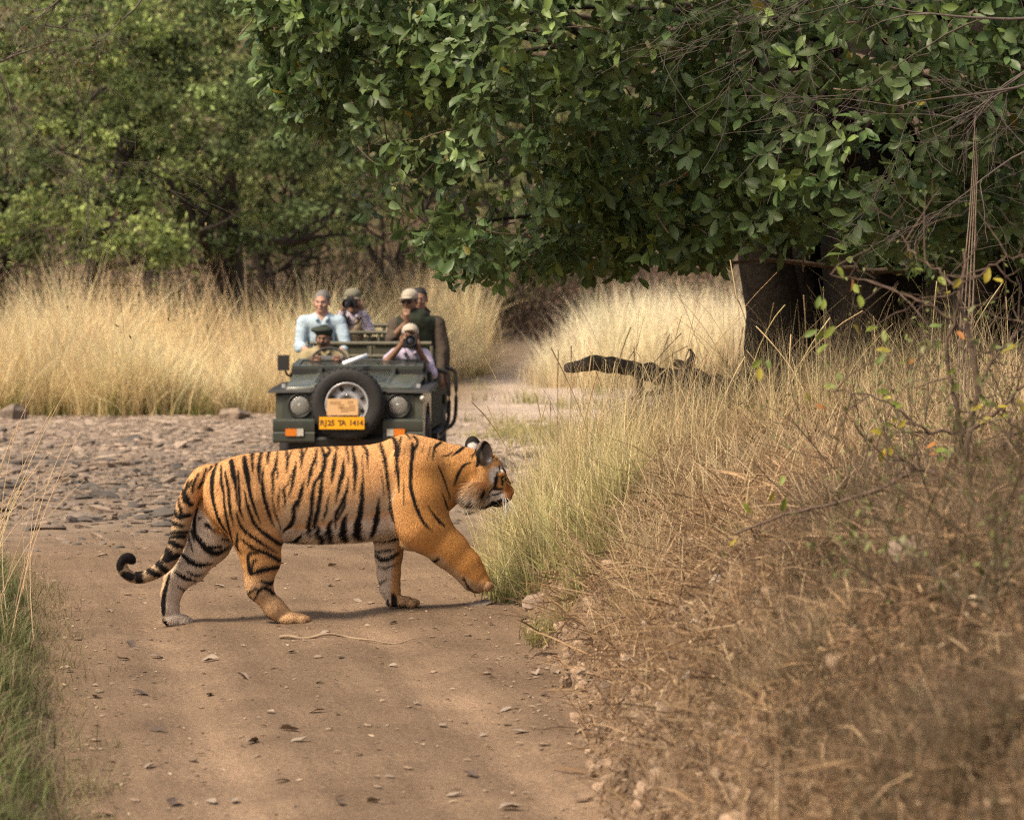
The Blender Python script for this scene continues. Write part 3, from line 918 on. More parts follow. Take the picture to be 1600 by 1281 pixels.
def add_lathe(bm, prof, axis='Y', c=(0, 0, 0), n=32, closed=False):
    """profile (r, h) spun about an axis through c"""
    rings = []
    for r, h in prof:
        ring = []
        for k in range(n):
            a = 2 * math.pi * k / n
            u, v = r * math.cos(a), r * math.sin(a)
            p = {'Y': (u, h, v), 'X': (h, u, v), 'Z': (u, v, h)}[axis]
            ring.append(bm.verts.new((p[0] + c[0], p[1] + c[1], p[2] + c[2])))
        rings.append(ring)
    m = len(rings)
    for i in range(m if closed else m - 1):
        A, B_ = rings[i], rings[(i + 1) % m]
        for k in range(n):
            bm.faces.new([A[k], A[(k + 1) % n], B_[(k + 1) % n], B_[k]])
    if not closed:
        for R_, rv in ((rings[0], True), (rings[-1], False)):
            if (prof[0][0] if rv else prof[-1][0]) > 1e-6:
                bm.faces.new(R_[::-1] if rv else R_)


def tube_obj(name, pts, r, m, parent=None, n=24, sides=8, smooth=True):
    P = smooth_path(np.array(pts, float), n) if smooth else np.array(pts, float)
    v, q = tubes([P], [np.full(len(P), r)], sides)
    caps = np.array([[0, 1, 2], [0, 2, 3]])
    return link(name, np_mesh(name, v, q), m, parent)


def text_mesh(name, body, size, m, parent, loc, rot, depth=0.002):
    cu = bpy.data.curves.new(name, 'FONT')
    cu.body = body; cu.size = size; cu.extrude = depth
    cu.align_x = 'CENTER'; cu.align_y = 'CENTER'
    cu.resolution_u = 3; cu.offset = .0016
    tmp = bpy.data.objects.new(name + "_tmp", cu)
    COL.objects.link(tmp)
    dg = bpy.context.evaluated_depsgraph_get()
    me = bpy.data.meshes.new_from_object(tmp.evaluated_get(dg))
    bpy.data.objects.remove(tmp)
    me.materials.clear()
    o = link(name, me, m, parent, loc)
    o.rotation_euler = rot
    return o


def build_jeep():
    D, OX, OZ = 27.3, -1.545, -0.13
    root = empty("safari_jeep", (OX, D, OZ), math.radians(-2.2))
    tag(root, "dark green open safari jeep with a spare wheel on its nose", "jeep")
    green = mat("jeep_paint", (0.060, 0.078, 0.062), 0.36, var=0.5, vscale=5, var2=(0.15, 0.125, 0.085), spec=0.5, coat=0.25)
    dgreen = mat("jeep_paint_dark", (0.035, 0.046, 0.04), 0.45, var=0.4, vscale=9, var2=(0.10, 0.085, 0.06))
    black = mat("black_plastic", (0.018, 0.018, 0.017), 0.55, var=0.25, vscale=12, var2=(0.06, 0.05, 0.04))
    matte = mat("matte_side_paint", (0.032, 0.04, 0.03), 0.9, var=0.4, vscale=9, var2=(0.08, 0.07, 0.045), spec=.1)
    rubber = mat("tyre_rubber", (0.014, 0.014, 0.015), 0.75, var=0.35, vscale=14, var2=(0.045, 0.038, 0.03), bump=0.3)
    steel = mat("wheel_steel", (0.42, 0.42, 0.43), 0.42, 0.35, var=0.3, vscale=10)
    chrome = mat("lamp_chrome", (0.75, 0.75, 0.75), 0.12, 1.0)
    canvas = mat("olive_canvas", (0.062, 0.06, 0.036), 0.85, var=0.25, vscale=20, bump=0.2)
    Z = lambda py: EYE - (py - YH) / 164.8 - OZ          # local height of a photo row at the nose
    X = lambda px: (px - 545) / 164.8
    Zd = lambda py, y: EYE - (py - YH) / F * (D + y) - OZ      # the same for a row seen farther back
    # front panel with lamp recesses
    bm = bmesh.new()
    add_box(bm, -.60, .60, .05, .16, .52, Z(611))
    bm_obj("front_panel", bm, green, root, bevel=.012)
    for s in (-1, 1):
        bm = bmesh.new()   # surround of each headlamp
        cx = s * .468
        add_box(bm, cx - .17, cx + .145, .012, .048, Z(659), Z(617))
        bm_obj("headlight_surround", bm, dgreen, root, bevel=.01)
        bm = bmesh.new()
        add_lathe(bm, [(.105, .0), (.118, -.012), (.118, -.03), (.100, -.03), (.098, -.006)], 'Y', (cx, .012, Z(634)), 32, True)
        hl = bm_obj("headlight", bm, black, root, True)
        bm = bmesh.new()
        add_lathe(bm, [(.0, .02), (.05, .0165), (.085, .004), (.097, -.012)], 'Y', (cx, .004, Z(634)), 28)
        bm_obj("reflector", bm, chrome, hl, True)
        bm = bmesh.new()
        add_lathe(bm, [(.0, -.030), (.05, -.027), (.085, -.020), (.099, -.010)], 'Y', (cx, .008, Z(634)), 28)
        gl = bpy.data.materials.get("lamp_glass")
        if gl is None:
            gl = mat("lamp_glass", (0.42, 0.41, 0.37), 0.12, bump=0.6, bscale=45, coat=.6)
            gl.node_tree.nodes["Principled BSDF"].inputs["Transmission Weight"].default_value = 0.55
        bm_obj("lens", bm, gl, hl, True)
        # fender: box that slopes and flares over the wheel
        bm = bmesh.new()
        prof = [(.02, .60), (.02, Z(620)), (.06, Z(613)), (.95, Z(606)), (1.18, Z(604)), (1.18, .55), (1.08, .62), (.98, .74), (.75, .80), (.48, .74), (.34, .60), (.30, .46), (.05, .46)]
        add_prism(bm, prof, s * .50, s * .70)
        bm_obj("fender", bm, green, root, bevel=.02)
        bm = bmesh.new()  # black rubber flare lip along the fender top
        add_hex(bm, [(s * .36, -.03, Z(613)), (s * .775, -.03, Z(614)), (s * .775, 1.15, Z(608)), (s * .60, 1.15, Z(608)),
                     (s * .36, -.02, Z(609)), (s * .76, -.02, Z(609)), (s * .76, 1.15, Z(602)), (s * .60, 1.15, Z(602))])
        bm_obj("fender_lip", bm, black, root, bevel=.008)
        bm = bmesh.new()
        add_box(bm, s * .585 - .02, s * .585 + .02, -.004, .012, Z(653), Z(618))
    # bonnet: a sloping lid with a raised middle
    bm = bmesh.new()
    xs = [-.655, -.62, -.40, -.365, 0, .365, .40, .62, .655]
    ysb = [(.0, Zd(611, 0), 0), (.015, Zd(605, 0), .4), (.07, Zd(602, .1), 1), (.5, Zd(592, .5), 1), (.95, Zd(581, .95), 1), (1.1, Zd(578, 1.1), 1)]
    grid = []
    for y, z, k in ysb:
        row = []
        for i, x in enumerate(xs):
            zz = z + (.022 * k if 2 < i < 6 else 0) - (.045 if i in (0, 8) else 0) + .008 * k * (1 - (x / .66) ** 2)
            row.append(bm.verts.new((x * (0.95 + .05 * y), y, zz)))
        grid.append(row)
    for a, b in zip(grid[:-1], grid[1:]):
        for i in range(len(xs) - 1):
            bm.faces.new([a[i], a[i + 1], b[i + 1], b[i]])
    bmesh.ops.solidify(bm, geom=bm.faces[:], thickness=.03)
    bm_obj("bonnet", bm, green, root, bevel=.006)
    # cowl, dash and folded windscreen lying on the bonnet
    bm = bmesh.new(); add_box(bm, -.66, .66, 1.10, 1.40, Zd(586, 1.2), Zd(567, 1.2)); bm_obj("cowl", bm, dgreen, root, bevel=.02)
    ws = empty("windscreen", (0, 0, 0)); ws.parent = root
    yA, yB, zA, zB = .80, 1.38, Zd(572, .8), Zd(560.5, 1.38)
    def wsbar(x0, x1, t0, t1, nm="frame_bar"):
        f = lambda x, t, dz: (x * 1.06, yA + (yB - yA) * t, zA + (zB - zA) * t + dz)
        bm = bmesh.new()
        add_hex(bm, [f(x0, t0, -.045), f(x1, t0, -.045), f(x1, t1, -.03), f(x0, t1, -.03), f(x0, t0, .0), f(x1, t0, .0), f(x1, t1, .0), f(x0, t1, .0)])
        bm_obj(nm, bm, dgreen if nm == 'frame_bar' else black, ws, bevel=.01)
    wsbar(-.60, .60, 0, .16); wsbar(-.60, .60, .86, 1); wsbar(-.60, -.545, .16, .86); wsbar(.545, .60, .16, .86)
    bm = bmesh.new(); add_box(bm, -.64, .64, yA - .012, yA + .03, zA - .075, zA - .028); bm_obj('rubber_seal', bm, black, ws, bevel=.008)
    bm = bmesh.new()
    f = lambda x, t, dz: (x * 1.06, yA + (yB - yA) * t, zA + (zB - zA) * t + dz)
    add_hex(bm, [f(-.545, .16, -.02), f(.545, .16, -.02), f(.545, .86, -.02), f(-.545, .86, -.02), f(-.545, .16, -.014), f(.545, .16, -.014), f(.545, .86, -.014), f(-.545, .86, -.014)])
    bm_obj("pane", bm, mat("windscreen_glass", (.03, .035, .03), .08, spec=.7), ws)
    for sx in (-.352, .364):
        bm = bmesh.new(); add_hex(bm, [(sx - .012, .70, Zd(590, .7)), (sx + .012, .70, Zd(590, .7)), (sx + .03, .80, Zd(586, .8)), (sx - .03, .80, Zd(586, .8)), (sx - .022, .72, Zd(575, .72)), (sx + .022, .72, Zd(575, .72)), (sx + .03, .80, Zd(575, .8)), (sx - .03, .80, Zd(575, .8))])
        bm_obj("windscreen_stop", bm, black, root, bevel=.004)
    for sx in (-1, 1):
        bm = bmesh.new(); add_box(bm, sx * .645 - .018, sx * .645 + .018, .18, .26, Zd(606, .2), Zd(600, .2)); bm_obj("bonnet_latch", bm, steel, root, bevel=.005)
        tube_obj("wiper", [(sx * .12, 1.12, Zd(563, 1.12)), (sx * .3, 1.0, Zd(564.5, 1.0)), (sx * .46, .95, Zd(565, .95))], .007, black, root, 8)
    # tub sides, floor, tailboard
    for s in (-1, 1):
        bm = bmesh.new()
        add_prism(bm, [(1.19, .50), (1.19, 1.06), (1.5, 1.06), (1.62, .86), (2.15, .86), (2.3, 1.06), (3.85, 1.06), (3.85, .55), (3.55, .55), (3.4, .78), (2.95, .78), (2.78, .50)], s * .66, s * .70)
        bm_obj("side_panel", bm, matte, root, bevel=.006)
        bm = bmesh.new(); add_box(bm, s * .72 - .04, s * .72 + .04, 1.25, 2.7, .40, .46); bm_obj("side_step", bm, black, root, bevel=.01)
    bm = bmesh.new(); add_box(bm, -.655, .655, 1.2, 3.8, .50, .55); bm_obj("floor_pan", bm, dgreen, root)
    bm = bmesh.new(); add_box(bm, -.655, .655, 3.80, 3.845, .552, 1.05); bm_obj("tailboard", bm, green, root)
    bm = bmesh.new(); add_box(bm, -.5, .5, .17, 1.15, .42, .62); bm_obj("engine_bay", bm, black, root)
    # grille slots behind the spare wheel
    for k in range(7):
        bm = bmesh.new(); add_box(bm, -.27 + k * .09 - .022, -.27 + k * .09 + .022, .035, .048, .62, .90)
        bm_obj("grille_slot", bm, black, root)
    # bumper with lamps
    bm = bmesh.new()
    prof = [(-.10, Z(691)), (-.12, Z(688)), (-.125, Z(676)), (-.115, Z(674)), (-.125, Z(671)), (-.125, Z(657)), (-.10, Z(654)), (.0, Z(654)), (.0, Z(691))]
    add_prism(bm, prof, X(428), X(493))
    bm_obj("bumper_end", bm, dgreen, root, bevel=.008)
    bm = bmesh.new(); add_prism(bm, prof, X(600), X(662)); bm_obj("bumper_end", bm, dgreen, root, bevel=.008)
    bm = bmesh.new(); add_prism(bm, [(-.08, Z(697)), (-.10, Z(686)), (-.08, Z(682)), (.0, Z(682)), (.0, Z(697))], X(493.5), X(599.5)); bm_obj("bumper_bar", bm, black, root, bevel=.01)
    bm = bmesh.new(); add_box(bm, -.55, .55, .0, .06, Z(705), Z(655)); bm_obj("valance", bm, black, root)
    amber = mat("amber_lens", (0.62, 0.17, 0.015), 0.25, bump=.4, bscale=90, coat=.4)
    clear = mat("clear_lens", (0.45, 0.43, 0.38), 0.25, bump=.4, bscale=90, coat=.4)
    for (xa, xb, mm, nm) in ((448, 465, amber, "indicator_lamp"), (465.6, 476, clear, "side_lamp"), (617, 634, amber, "indicator_lamp"), (606, 616.4, clear, "side_lamp")):
        bm = bmesh.new(); add_box(bm, X(xa), X(xb), -.138, -.118, Z(680), Z(669)); bm_obj(nm, bm, mm, root, bevel=.006)
    # spare wheel on the nose
    zc = Z(630)
    sw = empty("spare_wheel", (0, -.14, zc)); sw.parent = root
    R_ = .345
    bm = bmesh.new()
    add_lathe(bm, [(.205, .07), (.225, .085), (.29, .095), (.325, .082), (R_, .05), (R_, -.05), (.325, -.082), (.29, -.095), (.225, -.085), (.205, -.07)], 'Y', n=56, closed=True)
    ty = bm_obj("tyre", bm, rubber, sw, True)
    for k in range(36):
        a = 2 * math.pi * k / 36
        bm = bmesh.new()
        add_hex(bm, [(-.014, -.075, 0), (.014, -.075, 0), (.014, .075, 0), (-.014, .075, 0), (-.011, -.06, .012), (.011, -.06, .012), (.011, .06, .012), (-.011, .06, .012)])
        bmesh.ops.transform(bm, matrix=Matrix.Rotation(a, 4, 'Y') @ Matrix.Translation((0, 0, R_ - .006)), verts=bm.verts)
        bm_obj("tread_block", bm, rubber, ty)
    bm = bmesh.new()
    add_lathe(bm, [(.205, .06), (.212, -.06), (.204, -.078), (.192, -.078), (.184, -.055), (.178, -.01), (.150, .0), (.118, -.028), (.10, -.034), (.07, -.034), (.062, -.02), (.0, -.02)], 'Y', n=48)
    rim = bm_obj("rim", bm, steel, sw, True)
    for k in range(8):
        a = 2 * math.pi * (k + .5) / 8
        bm = bmesh.new(); add_lathe(bm, [(.0, -.03), (.018, -.03), (.018, .01)], 'Y', (.148 * math.cos(a), 0, .148 * math.sin(a)), 12)
        bm_obj("rim_hole", bm, black, rim, True)
    for k in range(5):
        a = 2 * math.pi * (k + .25) / 5
        bm = bmesh.new(); add_lathe(bm, [(.0, -.052), (.012, -.05), (.013, -.03)], 'Y', (.085 * math.cos(a), 0, .085 * math.sin(a)), 6)
        bm_obj("wheel_nut", bm, chrome, rim, True)
    # number plate and paper card fixed on the wheel
    plate_m = mat("plate_yellow", (0.80, 0.36, 0.012), 0.4)
    ink = mat("plate_ink", (0.10, 0.055, 0.02), 0.5)
    bm = bmesh.new(); add_box(bm, X(503), X(573), -.268, -.258, Z(668.5) , Z(649.5)); pl = bm_obj("number_plate", bm, plate_m, root, bevel=.006)
    for k, chx in enumerate("RJ25 TA 1414"):
        if chx != " ":
            text_mesh("letter", chx, .072, ink, pl, (X(538) + (k - 5.5) * .0335, -.2695, (Z(668.5) + Z(649.5)) / 2), (math.radians(90), 0, 0), .0012)
    bm = bmesh.new(); add_box(bm, X(514.5), X(563), -.252, -.246, Z(647), Z(621.5)); card = bm_obj("permit_card", bm, mat("card_paper", (0.62, 0.40, 0.20), .8, var=.25, vscale=18, var2=(.5, .28, .12)), root, bevel=.003)
    cink = mat("card_ink", (0.42, 0.25, 0.11), .8)
    for (a, b, y0, y1) in ((519, 536, 625, 630), (547, 555, 624.5, 629), (532, 541, 629.5, 637), (536, 548, 634, 642), (549, 558, 631, 640)):
        bm = bmesh.new(); add_box(bm, X(a), X(b), -.2535, -.2523, Z(y1), Z(y0)); bm_obj("faded_print", bm, cink, card)
    # road wheels
    for s in (-1, 1):
        for yy in (.72, 3.15):
            w = empty("wheel", (s * .62, yy, .345)); w.parent = root
            bm = bmesh.new()
            add_lathe(bm, [(.205, .07), (.225, .085), (.29, .095), (.325, .082), (.345, .05), (.345, -.05), (.325, -.082), (.29, -.095), (.225, -.085), (.205, -.07)], 'X', n=40, closed=True)
            bm_obj("tyre", bm, rubber, w, True)
            bm = bmesh.new()
            add_lathe(bm, [(.205, -.06), (.205, .06), (.19, .05), (.17, .0), (.10, .03), (.0, .03)] if s > 0 else [(.205, .06), (.205, -.06), (.19, -.05), (.17, .0), (.10, -.03), (.0, -.03)], 'X', n=32)
            bm_obj("rim", bm, steel, w, True)
    # wing mirror on a stalk
    mr = empty("wing_mirror", (0, 0, 0)); mr.parent = root
    bm = bmesh.new(); add_box(bm, -.80, -.69, 1.0, 1.06, Zd(579, 1), Zd(555, 1)); bm_obj("housing", bm, black, mr, bevel=.015)
    tube_obj("stalk", [(-.73, 1.03, Zd(577, 1)), (-.71, 1.06, Zd(586, 1)), (-.66, 1.12, Zd(587, 1)), (-.62, 1.16, Zd(580, 1))], .011, black, mr)
    # steering wheel
    sr = empty("steering_wheel", (-.33, 1.34, 1.13)); sr.parent = root
    sr.rotation_euler = (math.radians(62 - 90), 0, 0)
    v, q = tubes([[(0.19 * math.cos(a), 0, .19 * math.sin(a)) for a in np.linspace(0, 2 * math.pi, 33)]], [np.full(33, .014)], 8)
    link("rim", np_mesh("steering_rim", v, q), black, sr)
    for a in (0.5, math.pi - .5, -math.pi / 2):
        v, q = tubes([[(0, 0, 0), (.19 * math.cos(a), 0, .19 * math.sin(a))]], [np.full(2, .012)], 6)
        link("spoke", np_mesh("spoke", v, q), black, sr)
    bm = bmesh.new(); add_lathe(bm, [(.0, -.03), (.045, -.02), (.05, .02)], 'Y', n=20); bm_obj("hub", bm, black, sr, True)
    bm = bmesh.new(); add_box(bm, -.50, -.20, 1.40, 1.46, Z(569), Zd(556, 1.4)); bm_obj("instrument_hood", bm, mat("instrument_grey", (.16, .16, .17), .6), root, bevel=.02)
    # seats and rails
    def seat(x0, x1, y, z0, z1, nm="seat"):
        sc = empty(nm, (0, 0, 0)); sc.parent = root
        bm = bmesh.new(); add_box(bm, x0, x1, y - .45, y, z0 - .14, z0); bm_obj("cushion", bm, canvas, sc, bevel=.03)
        bm = bmesh.new(); add_hex(bm, [(x0, y, z0 - .1), (x1, y, z0 - .1), (x1, y + .1, z0 - .1), (x0, y + .1, z0 - .1), (x0, y + .08, z1), (x1, y + .08, z1), (x1, y + .16, z1), (x0, y + .16, z1)])
        bm_obj("backrest", bm, canvas, sc, bevel=.025)
    seat(-.58, -.08, 1.98, .78, 1.18); seat(.10, .60, 1.98, .78, 1.18)
    seat(-.62, .64, 2.95, .84, 1.30, "bench_seat"); seat(-.62, .64, 3.62, .88, 1.38, "bench_seat")
    rail = mat("rail_paint", (.11, .10, .068), .5, var=.3, vscale=20)
    for (y, z) in ((2.16, 1.33), (2.16, 1.20), (3.15, 1.43), (3.78, 1.50)):
        tube_obj("grab_rail", [(-.6, y, z), (.64, y, z)], .022, rail, root, 6)
    for y, z in ((2.16, 1.33), (3.15, 1.43), (3.78, 1.50)):
        for x in (-.60, .02, .64):
            tube_obj("rail_post", [(x, y, .55), (x, y, z - .021)], .019, rail, root, 4)
    for xa in (-.58, .04):
        bm = bmesh.new(); add_box(bm, xa + .02, xa + .56, 2.165, 2.18, 1.0, 1.31); bm_obj("canvas_panel", bm, canvas, root)
    # side hand rail that sticks out by the rear door
    tube_obj("side_rail", [(.70, 1.5, .42), (.80, 1.55, .46), (.85, 1.58, .60), (.85, 1.58, .98), (.82, 1.57, 1.06), (.72, 1.55, 1.08)], .02, black, root, 30)
    tube_obj("side_rail", [(.70, 2.6, .42), (.82, 2.62, .48), (.86, 2.63, .62), (.86, 2.63, .98), (.82, 2.62, 1.06), (.72, 2.6, 1.08)], .02, black, root, 30)
    bm = bmesh.new(); add_prism(bm, [(1.0, Z(596)), (1.25, Z(572)), (1.25, Z(612)), (1.0, Z(606))], .615, .66); bm_obj("scuttle_corner", bm, mat("dusty_paint", (.19, .165, .11), .55, var=.3, vscale=12), root)
    bm = bmesh.new(); add_lathe(bm, [(.0, -.03), (.025, -.02), (.03, .01)], 'Y', (.70, .0, Z(622)), 14); bm_obj("marker_lamp", bm, clear, root, True)
    # plain white bar lying on the folded windscreen
    v, q = tubes([[np.array((X(531), .60, Z(570.5))), np.array((X(566), .80, Z(558.5)))]], [np.array([.024, .024])], 10)
    v = v + np.array([OX, D, OZ])
    c0, c1 = v[:10].mean(0), v[10:].mean(0)
    V = np.vstack([v, c0, c1])
    tri = np.array([[20, (k + 1) % 10, k] for k in range(10)] + [[21, 10 + k, 10 + (k + 1) % 10] for k in range(10)])
    o = link("white_bar", np_mesh("white_bar", V, [q, tri]), mat("bar_white", (.85, .86, .88), .5))
    tag(o, "white bar lying on the folded windscreen of the jeep", "paper")
    return root


JEEP = build_jeep()


# ------------------------------------------------------------------ the people in it
def hand(B, wrist, fdir, pnorm, curl=0.8, side=1, g=0, r=.0085):
    """palm, four fingers bent at the knuckles and a thumb leaving the side of the palm"""
    f = np.array(Vector(fdir).normalized()); n = np.array(Vector(pnorm).normalized())
    n = n - f * (n @ f); n /= np.linalg.norm(n)
    s = np.cross(f, n) * side
    w = np.array(wrist, float)
    B.seg(w, w + f * .075, .024, .030, .015, g)
    B.seg(w + f * .03 + s * .018, w + f * .08 + s * .022, .018, .016, .012, g)
    B.seg(w + f * .03 - s * .018, w + f * .08 - s * .022, .018, .016, .012, g)
    for k, (o, L) in enumerate(((.030, .030), (.011, .034), (-.010, .032), (-.029, .026))):
        p = w + f * .088 + s * o
        a = 0.25 * curl
        for j in range(3):
            dirj = f * math.cos(a) + n * math.sin(a)
            p2 = p + dirj * L * (1 - .18 * j)
            B.seg(p, p2, r * (1 - .06 * j), r * (.94 - .06 * j), .004, g)
            p = p2; a += 0.75 * curl
    t0 = w + f * .03 + s * .026
    t1 = t0 + (s * .7 + f * .6 + n * .3) * .036
    t2 = t1 + (f * .85 + n * .45 + s * .1) * .03
    B.seg(t0, t1, .014, .0105, .008, g); B.seg(t1, t2, .0105, .009, .004, g)


def build_person(label, d0, head, neck, shL, shR, hip, armL, armR, skin, shirt_col, sleeves=(1, 1), vest=None, vest_open=True,
                 yaw=0.0, pitch=0.0, hair=None, hat=None, moustache=False, scale=1.0, handdirs=(None, None), curl=(0.8, 0.8), trousers=(.08, .075, .06),
                 glasses=False, collar=True, stubble=0.0):
    """joints are (row/column in the photo, offset in depth); left and right as the photo shows them"""
    Wp = lambda p: np.array(at(p[0], p[1], d0 + p[2]))
    base = Wp(hip)
    rel = lambda p: Wp(p) - base
    root = empty("person", base)
    tag(root, label, "person")
    hc, nk, sl, sr, hp = rel(head), rel(neck), rel(shL), rel(shR), np.zeros(3)
    Rm = Matrix.Rotation(yaw, 3, 'Z') @ Matrix.Rotation(pitch, 3, 'X')
    R = np.array(Rm)
    h = lambda x, y, z: hc + R @ np.array([x, y, z]) * scale       # head space: -y is the face
    Rl = R.tolist()
    B = Body()
    S = scale
    # head
    B.ell(h(0, .012, .035), np.array([.075, .093, .085]) * S, .02, 0, Rl)
    B.ell(h(0, -.02, -.03), np.array([.060, .068, .085]) * S, .03, 0, Rl)
    B.ell(h(0, -.055, -.088), np.array([.030, .028, .024]) * S, .025, 0, Rl)
    B.seg(h(0, -.088, .005), h(0, -.106, -.028), .010 * S, .014 * S, .012, 0)
    B.ell(h(0, -.088, .018), np.array([.05, .016, .012]) * S, .014, 0, Rl)
    for s in (-1, 1):
        B.ell(h(s * .031, -.097, .004), np.array([.017, .014, .011]) * S, .010, 0, Rl, sub=True)
        B.ell(h(s * .079, .012, -.008), np.array([.009, .02, .032]) * S, .008, 0, Rl)
        B.ell(h(s * .038, -.062, -.028), np.array([.024, .022, .02]) * S, .02, 0, Rl)
    B.ell(h(0, -.086, -.058), np.array([.024, .012, .011]) * S, .008, 0, Rl)
    B.ell(h(0, -.099, -.0585), np.array([.022, .008, .0022]) * S, .004, 0, Rl, sub=True)
    # neck and trunk
    B.seg(h(0, .02, -.06), nk + np.array([0, .02, .0]), .052 * S, .060 * S, .03, 0)
    mid = (sl + sr) / 2
    ch = mid * .62 + hp * .38
    wd = np.linalg.norm(sr - sl)
    B.seg(sl + (sr - sl) * .12, sr + (sl - sr) * .12, .062, .062, .05, 1)
    B.seg(mid + np.array([0, 0, -.04]), ch, wd * .36, wd * .35, .06, 1, .68)
    B.seg(ch, hp + np.array([0, 0, .05]), wd * .35, wd * .36, .06, 1, .72)
    # seated legs
    fwd = np.array([0, -1.0, 0])
    for s in (-1, 1):
        hpj = hp + np.array([s * .09, 0, .02]); kn = hpj + fwd * .40 + np.array([s * .04, 0, .02]); an = kn + np.array([0, -.04, -.36])
        B.seg(hpj, kn, .085, .062, .05, 2); B.seg(kn, an, .058, .042, .03, 2); B.seg(an, an + fwd * .14 + np.array([0, 0, -.03]), .042, .034, .02, 2)
    # arms
    for i, (sh, arm, sd) in enumerate(((sl, armL, -1), (sr, armR, 1))):
        el, wr = rel(arm[0]), rel(arm[1])
        B.seg(sh, el, .052, .041, .03, 3 + i); B.seg(el, wr, .041, .027, .02, 3 + i)
        fd = handdirs[i] if handdirs[i] else tuple((wr - el))
        pn = (0, -1, 0) if i >= 0 else None
        hand(B, wr, fd, (0.0, .8, .3), curl[i], -sd, 3 + i)
    V, Q = B.mesh(0.0075)
    gid = B.groups(V)
    sk = np.array(skin)
    C = np.tile(sk, (len(V), 1))
    loc = (V - hc) @ R / S
    n = fbm(V[:, 0] * 30, V[:, 2] * 30, 1, 3)
    C *= (1 + .18 * n)[:, None]
    hd = np.linalg.norm(loc, axis=1) < .16
    def spot(cx, cz, rx, rz, col, k=1.0, ymax=-.04):
        w = np.clip(1.6 - ((np.abs(loc[:, 0]) - cx) / rx) ** 2 - ((loc[:, 2] - cz) / rz) ** 2, 0, 1) * hd * (loc[:, 1] < ymax) * k
        C[:] = C * (1 - w[:, None]) + np.array(col) * w[:, None]
    spot(.0, -.060, .024, .008, sk * np.array([.8, .55, .55]), .7)
    spot(.033, .021, .020, .0045, sk * .22, .85)
    if stubble: spot(0, -.085, .055, .04, sk * .6, stubble)
    link("body", np_mesh("person_body", V, Q, C), mat("skin", attr="Col", rough=.55, spec=.35), root)
    # clothing
    def cloth(nm, prims, col, vox=.0085, var=.12, cut=None):
        Bc = Body()
        for p in prims: Bc.seg(*p)
        if nm == 'shirt' and collar: Bc.seg(nk + np.array([0, -.10, .05]), nk + np.array([0, -.13, -.10]), .062, .02, .012, 0, 1, True)
        v, q = Bc.mesh(vox)
        fold = fbm(v[:, 0] * 12 + v[:, 2] * 9, v[:, 2] * 16 - v[:, 0] * 6, 1, 3)
        ctr = np.array([0, 0, .25])
        v = v + (v - ctr) * (fold * .075)[:, None]
        return link(nm, np_mesh(nm, v, q), mat(nm + "_cloth", col, .85, var=var, vscale=14, bump=.35, bscale=30, spec=.2), root)
    pr = [(sl + (sr - sl) * .12, sr + (sl - sr) * .12, .074, .074, .05), (mid + np.array([0, 0, -.04]), ch, wd * .38, wd * .375, .06, 0, .74), (ch, hp + np.array([0, 0, .02]), wd * .375, wd * .40, .06, 0, .78)]
    if collar: pr.append((nk + np.array([0, .025, .015]), nk + np.array([0, .0, -.04]), .068, .085, .025))
    for sh, arm, slv in ((sl, armL, sleeves[0]), (sr, armR, sleeves[1])):
        el, wr = rel(arm[0]), rel(arm[1])
        if slv > 1: pr += [(sh, el, .068, .056, .03), (el, el + (wr - el) * .9, .055, .040, .02)]
        elif slv > .5: pr += [(sh, el, .068, .060, .03), (el, el + (wr - el) * .25, .060, .055, .015)]
        else: pr += [(sh, sh + (el - sh) * .7, .068, .064, .03)]
    cloth("shirt", pr, shirt_col)
    if collar:
        cloth("collar", [(nk + np.array([s * .05, .06, .035]), nk + np.array([s * .072, .0, .02]), .016, .017, .01) for s in (-1, 1)] + [(nk + np.array([s * .072, .0, .02]), nk + np.array([s * .05, -.105, -.035]), .017, .02, .01) for s in (-1, 1)], tuple(np.array(shirt_col) * .9), .006)
    cloth("trousers", [q_ for s in (-1, 1) for q_ in ((hp + np.array([s * .09, 0, .02]), hp + np.array([s * .13, -.40, .04]), .096, .075, .05), (hp + np.array([s * .13, -.40, .04]), hp + np.array([s * .13, -.44, -.30]), .072, .062, .03))], trousers, .012)
    if vest is not None:
        fv = np.array([0, -.045, 0])
        pv = []
        for s in ((-1, 1) if vest_open else (0,)):
            if s:
                sh = sl if s < 0 else sr
                pv += [(sh * .72 + mid * .28 + fv, ch + np.array([s * wd * .19, -.055, 0]), .082, wd * .235, .03, 0, .95), (ch + np.array([s * wd * .19, -.055, 0]), hp + np.array([s * wd * .2, -.055, .02]), wd * .235, wd * .25, .03, 0, .95)]
            else:
                pv += [(sl + (sr - sl) * .14, sr + (sl - sr) * .14, .084, .084, .05), (mid + fv, ch + fv, wd * .40, wd * .40, .05, 0, .80), (ch + fv, hp + np.array([0, 0, .0]), wd * .40, wd * .42, .05, 0, .82)]
        cloth("vest", pv, vest)
    # hair
    def sdf_obj(nm, build, m, vox=.006):
        Bh = Body(); build(Bh)
        v, q = Bh.mesh(vox)
        return link(nm, np_mesh(nm, v, q), m, root)
    if hair is not None:
        def bh(b):
            b.ell(h(0, .018, .040), np.array([.081, .097, .092]) * S, .01, 0, Rl)
            b.ell(h(0, -.075, -.012), np.array([.075, .078, .070]) * S, .015, 0, Rl, sub=True)
            b.ell(h(0, .02, -.085), np.array([.10, .12, .05]) * S, .015, 0, Rl, sub=True)
        sdf_obj("hair", bh, mat("hair", hair, .7, var=.4, vscale=60, bump=.6, bscale=120))
